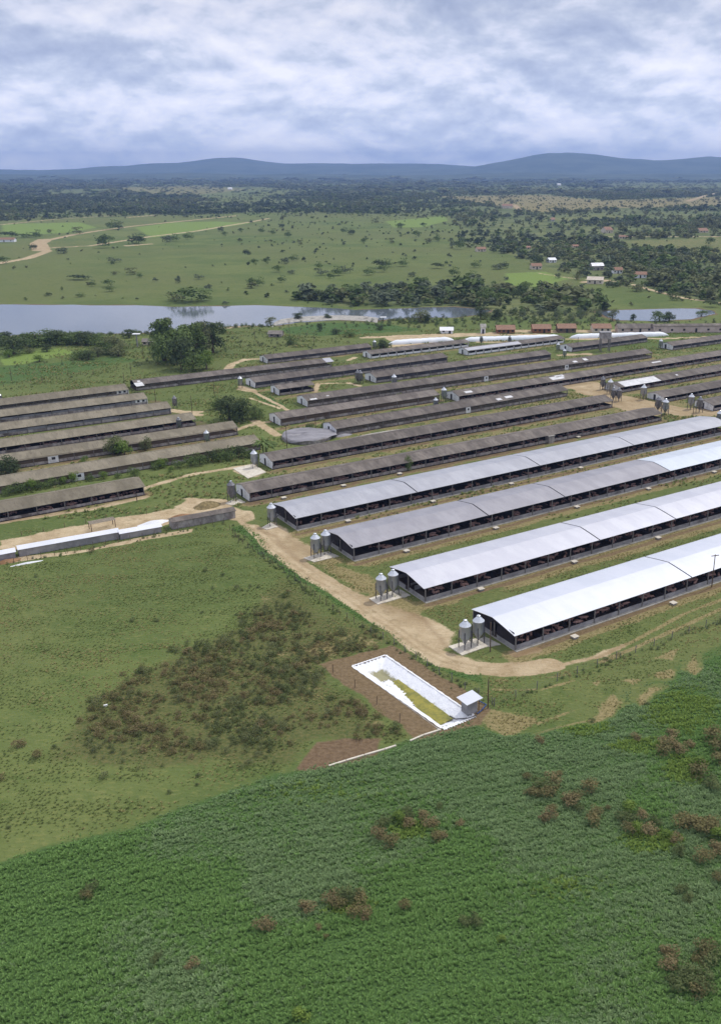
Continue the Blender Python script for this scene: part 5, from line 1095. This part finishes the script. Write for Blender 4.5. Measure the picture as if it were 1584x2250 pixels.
# keep the grass out of the sheds
def outside(X, Y):
    q = np.ones(len(X), bool)
    for r in SH.values():
        rf = [c for c in r.children if c.name.startswith('floor_slab')][0]; Ln = max(v.co.x for v in rf.data.vertices); Wd = max(v.co.y for v in rf.data.vertices)
        c_, s_ = math.cos(r.rotation_euler.z), math.sin(r.rotation_euler.z); dx, dy = X - r.location.x, Y - r.location.y; u = dx * c_ + dy * s_; v_ = -dx * s_ + dy * c_; q &= ~((u > -.5) & (u < Ln + .5) & (v_ > -.6) & (v_ < Wd + .6))
    return q
q = outside(X, Y); X, Y, n2, n3 = X[q], Y[q], n2[q], n3[q]
idx = (n3 + ksample('dry', X, Y) * .5 + rg.normal(0, .12, len(X)) > .60).astype(int); s = np.clip(.45 + 1.2 * (n2 - .3), .3, 1.1) * rg.uniform(.7, 1.2, len(X))
FX, FY = grid(-170, 260, 200, 470, 1.5, 55); n6 = vnoise(FX * .5, FY, 5, 57, 4); q = (np.maximum.reduce([ksample(k_, FX, FY) for k_ in ('dirt', 'mud')]) < .35) & outside(FX, FY) & ~inlake(FX, FY) & (n6 + rg.normal(0, .08, len(FX)) > .47) & (pix(FX, FY)[1] < 1160)
FX, FY, n6 = FX[q], FY[q], n6[q]; idx = np.concatenate([idx, (rg.random(len(FX)) < .3).astype(int)]); s = np.concatenate([s * .85, np.clip(1.2 + 3.5 * (n6 - .47), .8, 2.4)]); X = np.concatenate([X, FX]); Y = np.concatenate([Y, FY])
print('grass', len(X))
scatter('pasture_grass', 'short olive green pasture grass with drier tufts', 'grass', np.stack([X, Y], 1), s, [tuftmesh(11, 12, .26, .34, .05, 'grass_blade'), tuftmesh(12, 12, .26, .34, .05, 'grass_dry')], idx)
# weedy brush patch
X, Y = grid(-80, 60, 90, 180, .95, 6); bm_ = ksample('brush', X, Y); n3 = vnoise(X, Y, 6, 61, 3); rg = np.random.default_rng(12); m = (bm_ * .9 + (n3 - .5) * 1.2 + rg.normal(0, .1, len(X)) > .50 + .16 * rg.random(len(X))) & (np.maximum(ksample('crop', X, Y), ksample('soil', X, Y)) < .35)
X, Y = X[m], Y[m]; n4 = vnoise(X, Y, 9, 62, 3); idx = np.where(n4 + rg.normal(0, .12, len(X)) > .53, rg.choice([0, 1], len(X)), rg.choice([2, 3], len(X)))
X2, Y2 = grid(-120, 60, 90, 200, 5.0, 26); m = (np.maximum.reduce([ksample(q, X2, Y2) for q in ('crop', 'dirt', 'soil', 'mud')]) < .1) & (pix(X2, Y2)[1] > 1250) & (rg.random(len(X2)) < .12) & (pix(X2, Y2)[0] < 700); X2, Y2 = X2[m], Y2[m]
WB = [crown(71, 1, 1.7, 230, .085, blobs=7, base=-.1)[0], crown(72, 1, 1.7, 230, .085, blobs=7, base=-.1)[0], crown(73, 1, 1.7, 230, .085, blobs=7, base=-.1)[0], crown(74, 1, 1.7, 230, .085, blobs=7, base=-.1)[0]]
WB = [npmesh('plant', v_, np.arange(len(v_)).reshape(-1, 4), [m_]) for v_, m_ in zip(WB, ('weed_brown', 'weed_mixed', 'weed_green', 'leaf_olive'))]
PX = np.concatenate([X, X2]); PY = np.concatenate([Y, Y2]); s = np.concatenate([rg.gamma(4, .155, len(X)).clip(.25, 1.3), rg.uniform(.3, .7, len(X2))]); idx = np.concatenate([idx, np.full(len(X2), 2)])
print('brush', len(PX))
scatter('weedy_scrub', 'tangled brown and green weedy scrub in the middle of the pasture', 'scrub', np.stack([PX, PY], 1), s, WB, idx)
# rank growth along the fences and shed strips
XX, YY, SS = [], [], []
def along(P, dens, wd, s0, s1, seed):
    W = atn(P); rg = np.random.default_rng(seed)
    for a, b2 in zip(W, W[1:]):
        L = np.linalg.norm(b2 - a); n = rg.poisson(L * dens); t = rg.random(n); p = a + (b2 - a) * t[:, None] + rg.normal(0, wd, (n, 2)); XX.append(p[:, 0]); YY.append(p[:, 1]); SS.append(rg.uniform(s0, s1, n))
along([(505, 1165), (560, 1212), (640, 1268), (700, 1320), (780, 1372), (850, 1408), (900, 1440), (960, 1478), (1010, 1507), (1060, 1535)], 1.7, .6, .2, .6, 1)
along([(500, 1155), (560, 1200), (640, 1258), (720, 1325)], 1.6, .9, .2, .55, 2)
along([(1095, 1550), (1240, 1494), (1350, 1453), (1420, 1428), (1500, 1398), (1600, 1362)], 1.2, .5, .2, .65, 3)
along([(0, 1243), (140, 1219), (260, 1196), (400, 1168), (500, 1152)], .7, .4, .25, .6, 4)
along([(0, 1070), (200, 1045), (400, 1015), (545, 992)], 1.6, .7, .3, .8, 5); along([(0, 1052), (150, 1030), (350, 1005), (520, 968)], .8, .5, .2, .5, 6)
along([(0, 860), (94, 841), (160, 829), (240, 818), (315, 803)], .8, .5, .3, .7, 7); along([(620, 950), (720, 940), (960, 892)], 1.0, .6, .3, .7, 8)
along([(540, 720), (700, 716), (820, 712), (960, 716), (1100, 716), (1300, 712), (1584, 712)], 1.0, 7, .5, 1.6, 9); along([(0, 742), (150, 736), (250, 735), (350, 733), (470, 721), (600, 716)], 1.2, 2, .8, 2.0, 10)
along([(270, 750), (330, 770), (340, 800)], 1.5, 6, .4, 1.2, 11); along([(480, 740), (560, 750), (640, 755), (700, 755)], 2.0, 14, .5, 1.4, 12); along([(170, 800), (60, 800), (0, 812)], .6, 4, .4, 1.2, 13)
along([(480, 780), (560, 770), (700, 750)], .8, 8, .4, 1.0, 14); along([(812, 712), (920, 706), (1050, 704), (1200, 704), (1310, 708)], 1.2, 6, 1.0, 2.6, 15); along([(1070, 690), (1200, 695), (1310, 692)], 1.8, 7, 1.0, 3.4, 16)
XX = np.concatenate(XX); YY = np.concatenate(YY); SS = np.concatenate(SS); m = ~inlake(XX, YY); XX, YY, SS = XX[m], YY[m], SS[m]
WC = [npmesh('plant', v_, np.arange(len(v_)).reshape(-1, 4), [m_]) for v_, m_ in zip([crown(80 + q, 1, 1.6, 150, .10, blobs=6, base=-.1)[0] for q in range(4)], ('weed_green', 'leaf_mid', 'leaf_grey', 'leaf_olive'))]
scatter('rank_weeds', 'rank weeds growing along the fences, shed sides and lake shore', 'weeds', np.stack([XX, YY], 1), SS, WC, np.random.default_rng(3).integers(0, 4, len(XX)))

# the herd seen dimly in the farther sheds
PX, PY = [], []; rg = np.random.default_rng(41)
for key in ('S3', 'S4', 'O1', 'O2', 'u', 'j', 'G', 'D'):
    r = SH[key]; Ln = max(v.co.x for v in [c for c in r.children if c.name.startswith('floor_slab')][0].data.vertices); n = int(Ln * 1.3); u = rg.uniform(1.2, Ln - 1.2, n); bay_ = (u // 5.9) * 5.9; u = np.where(rg.random(n) < .6, bay_ + rg.normal(2.8, .8, n), u); u = np.clip(u, 1.2, Ln - 1.2); v_ = rg.uniform(1.3, 3.4, n)
    c_, s_ = math.cos(r.rotation_euler.z), math.sin(r.rotation_euler.z); PX.append(r.location.x + u * c_ - v_ * s_); PY.append(r.location.y + u * s_ + v_ * c_)
PX = np.concatenate(PX); PY = np.concatenate(PY)
scatter('pig_herd', 'dim mass of pigs crowded inside the farther sheds', 'pigs', np.stack([PX, PY], 1), rg.uniform(.9, 1.15, len(PX)), [pigm], np.zeros(len(PX), int), z=.15, tilt=0)
# small block house breaking the long brown roof line
r = empty('store_hut', at(1207, 972), RZ); tag(r, 'small square grey store hut with flat lid against the long brown shed', 'hut'); MB().box(-1.0, 1.0, -.9, .9, 0, 2.1).build('wall', 'dirty_wall', r); MB().box(-1.2, 1.2, -1.1, 1.1, 2.1, 2.25).build('roof', 'concrete', r)

# ------------------------------------------------------------------ country beyond the lake
FP = {}
for k, m_ in (('dark', 'leaf_dark'), ('grey', 'leaf_grey'), ('olive', 'leaf_olive'), ('mid', 'leaf_mid')):
    FP[k] = []
    for q in range(2):
        V, C = crown(hash(k) % 7 * 0 + len(FP) * 10 + q + 100, 1, 1.5, 330, .075, blobs=8, base=-.02); FP[k].append(npmesh('tree', V, np.arange(len(V)).reshape(-1, 4), [M[m_]]))
# single trees one can pick out
FT = [(425, 664, 30, 80), (385, 660, 18, 40), (452, 660, 16, 30), (555, 632, 20, 22), (572, 628, 18, 20), (240, 630, 14, 26), (205, 629, 12, 14), (172, 615, 10, 44), (243, 641, 10, 24), (105, 650, 8, 16), (178, 652, 8, 20), (392, 622, 14, 14), (438, 614, 12, 18), (458, 637, 13, 18), (255, 604, 10, 14), (290, 603, 14, 24), (308, 610, 10, 14), (252, 577, 12, 24), (10, 580, 14, 26), (138, 557, 14, 24), (72, 548, 12, 18), (235, 545, 26, 34), (222, 540, 18, 22), (295, 536, 22, 36), (312, 534, 18, 20), (368, 532, 16, 24), (385, 530, 14, 22), (415, 526, 14, 22), (252, 504, 18, 30), (262, 503, 14, 20), (172, 514, 14, 22), (84, 524, 16, 18), (65, 522, 10, 28), (20, 523, 12, 40), (112, 512, 10, 12), (408, 478, 12, 18), (486, 509, 12, 14), (495, 520, 10, 14), (530, 512, 10, 12), (542, 566, 16, 18), (560, 584, 14, 18), (586, 582, 14, 18), (627, 580, 16, 20), (646, 573, 12, 22), (612, 598, 14, 26), (640, 602, 10, 18), (620, 620, 14, 18), (700, 590, 14, 22), (708, 605, 16, 24), (740, 605, 18, 30), (760, 600, 16, 26), (728, 612, 14, 18), (812, 604, 16, 26), (832, 590, 18, 30), (850, 586, 16, 28), (885, 585, 16, 26), (840, 598, 14, 24), (905, 608, 12, 18), (960, 590, 12, 28), (998, 606, 18, 24), (1045, 588, 14, 22), (1036, 610, 14, 26), (1092, 592, 14, 26), (1105, 590, 16, 20), (1175, 580, 24, 26), (1218, 598, 32, 28), (1225, 612, 14, 14), (1290, 570, 16, 20), (1270, 615, 16, 18), (1310, 640, 16, 22), (1328, 640, 14, 18), (1245, 670, 20, 26), (1380, 532, 26, 16), (1372, 528, 20, 14), (1124, 452, 16, 10), (1340, 438, 12, 8), (1324, 437, 12, 6), (1387, 440, 8, 18), (1405, 445, 8, 16), (1470, 443, 9, 16), (1484, 446, 9, 14), (1575, 440, 9, 10), (1500, 560, 16, 24), (1525, 558, 14, 20), (1548, 560, 18, 28), (1560, 540, 16, 24), (1345, 548, 18, 22), (1120, 528, 22, 20), (1010, 548, 24, 24), (995, 545, 22, 20), (800, 538, 14, 14), (770, 516, 14, 18), (756, 512, 12, 14), (633, 522, 14, 18), (618, 500, 10, 14), (600, 516, 12, 14), (575, 512, 12, 16), (660, 538, 10, 12), (880, 505, 14, 20), (915, 522, 14, 22), (945, 534, 14, 20), (960, 530, 14, 18), (930, 500, 10, 14), (860, 535, 12, 14), (826, 490, 10, 14), (905, 640, 16, 30), (1340, 510, 10, 14), (1480, 580, 16, 26), (1440, 600, 18, 30), (1500, 620, 20, 30), (1550, 640, 20, 32), (1400, 640, 18, 30), (1480, 660, 16, 26), (1560, 675, 14, 30), (1290, 660, 24, 30), (1265, 655, 24, 30), (1155, 640, 20, 30), (1130, 655, 22, 30), (700, 660, 22, 34), (660, 655, 18, 30), (740, 662, 22, 34), (790, 668, 22, 34), (830, 660, 24, 34), (870, 655, 22, 30), (930, 655, 24, 34), (980, 660, 26, 34), (1020, 668, 26, 34), (1060, 660, 26, 34), (1100, 668, 24, 34), (1180, 672, 22, 34), (1210, 660, 24, 30)]
FO = []
for (x, y, hp, wp) in FT:
    if any(abs(x - a) < b3 * .7 and b2 < y < b2 + 26 for a, b2, b3 in HOUSE_PX): continue
    h = hgt(x, y, hp) * 1.05; k = random.choice(('dark', 'grey', 'mid', 'mid', 'olive')) if y > 480 else 'grey'; sl = math.hypot(at(x, y).length, H)
    o = link('tree', random.choice(FP[k])); o.location = at(x, y); ww = wp * sl / F / 1.15; o.scale = (ww, ww * random.uniform(.7, 1), h); o.rotation_euler.z = random.uniform(-.5, .5); tag(o, 'x', 'tree', 'single trees and thickets beyond the lake'); FO.append(o)
ord_labels(FO, 'rounded tree or thicket in the country beyond the lake')
rg = np.random.default_rng(77); XX, YY, SS, II = [], [], [], []
for (r0, r1, N, sz, base_) in ((300, 1500, 30000, 1.0, .02), (1500, 3200, 75000, 1.25, .03), (3200, 6500, 56000, 2.8, .05), (6500, 12500, 42000, 7.0, .10)):
    r = np.sqrt(rg.uniform(r0 ** 2, r1 ** 2, N)); a = np.radians(rg.uniform(-33, 26, N)); X = r * np.sin(a); Y = r * np.cos(a)
    wd = ksample('wood', X, Y); ds = 1 - np.clip(ksample('dirt', X, Y) * 2 + ksample('bright', X, Y) + ksample('dry', X, Y) * .75, 0, 1)
    pat = vnoise(X, Y, 130 if r0 < 3000 else 420, 91, 4); pat2 = vnoise(X, Y, 60, 92, 3); px_, py_ = pix(X, Y)
    past = np.where((px_ > 560) & (px_ < 1300) & (py_ < 600), .10, .035) + np.clip((py_ - 600) / 60, 0, 1) * .03
    past = np.where(py_ < 480, .35, past) * (.25 + 2.6 * np.clip(pat2 - .42, 0, 1))
    pr = np.where(wd > .3, wd * np.clip((pat - .33) * 2.6, .08, .75), past) * ds
    m = (rg.random(N) < pr) & (py_ < 672 + 0 * X) & ~inlake(X, Y); m |= (rg.random(N) < .9 * ksample('wood', X, Y)) & (py_ > 600) & (py_ < 690) & ~inlake(X, Y) & (px_ > 560); m |= (rg.random(N) < .8 * ksample('wood', X, Y)) & (py_ > 545) & (py_ < 660) & (px_ > 1330)
    for (hx, hy, hw) in HOUSE_PX: m &= ~((np.abs(px_ - hx) < hw * .7) & (py_ > hy - 2) & (py_ < hy + 16))
    X, Y = X[m], Y[m]; dens = wd[m]; hh = sz * np.where(dens > .3, 1, .78) * rg.gamma(3.2, .82, len(X)) * (.75 + .5 * dens) * (1.15 if r0 < 1500 else 1)
    XX.append(X); YY.append(Y); w3 = hh * rg.uniform(1.0, 1.9, len(X)) * (1.5 if sz > 2 else 1); SS.append(np.stack([w3, w3, hh * (1 if sz < 2 else .62 if sz < 5 else .35)], 1)); pm2 = vnoise(X, Y, 200, 95, 3) + rg.normal(0, .1, len(X))
    II.append(np.where(pm2 < .36, 0, np.where(pm2 < .49, 2, np.where(pm2 < .57, 4, 6))) + rg.integers(0, 2, len(X)))
XX = np.concatenate(XX); YY = np.concatenate(YY); SS = np.concatenate(SS); II = np.concatenate(II); print('far trees', len(XX))
def lowcrown(seed, m_, n, lf): V, C = crown(seed, 1, 1.0, n, lf, blobs=6, base=-.02); return npmesh('tree', V, np.arange(len(V)).reshape(-1, 4), [M[m_]])
scatter('far_woodland', 'scrubby woodland and scattered bushes spreading to the hills', 'woodland', np.stack([XX, YY], 1), SS, [lowcrown(200 + q, m_, 90, .15) for q, m_ in enumerate(('leaf_dark', 'leaf_dark', 'leaf_grey', 'leaf_grey', 'leaf_mid', 'leaf_mid', 'leaf_olive', 'leaf_olive'))], II, tilt=.05)

# ------------------------------------------------------------------ air
def haze():
    m = bpy.data.materials.new('haze_air'); m.use_nodes = True; t = m.node_tree; t.nodes.clear(); o = t.nodes.new('ShaderNodeOutputMaterial'); p = t.nodes.new('ShaderNodeVolumePrincipled')
    p.inputs['Color'].default_value = (.37, .56, 1.0, 1); p.inputs['Density'].default_value = HAZE; p.inputs['Anisotropy'].default_value = .2
    t.links.new(p.outputs[0], o.inputs['Volume']); me = MB().box(-14000, 14000, -400, 16500, -12, 330).mesh('haze', m); x = link('haze', me); tag(x, 'faint blue summer haze filling the air to the hills', 'haze', kind='stuff')
HAZE = 9.0e-5
haze()
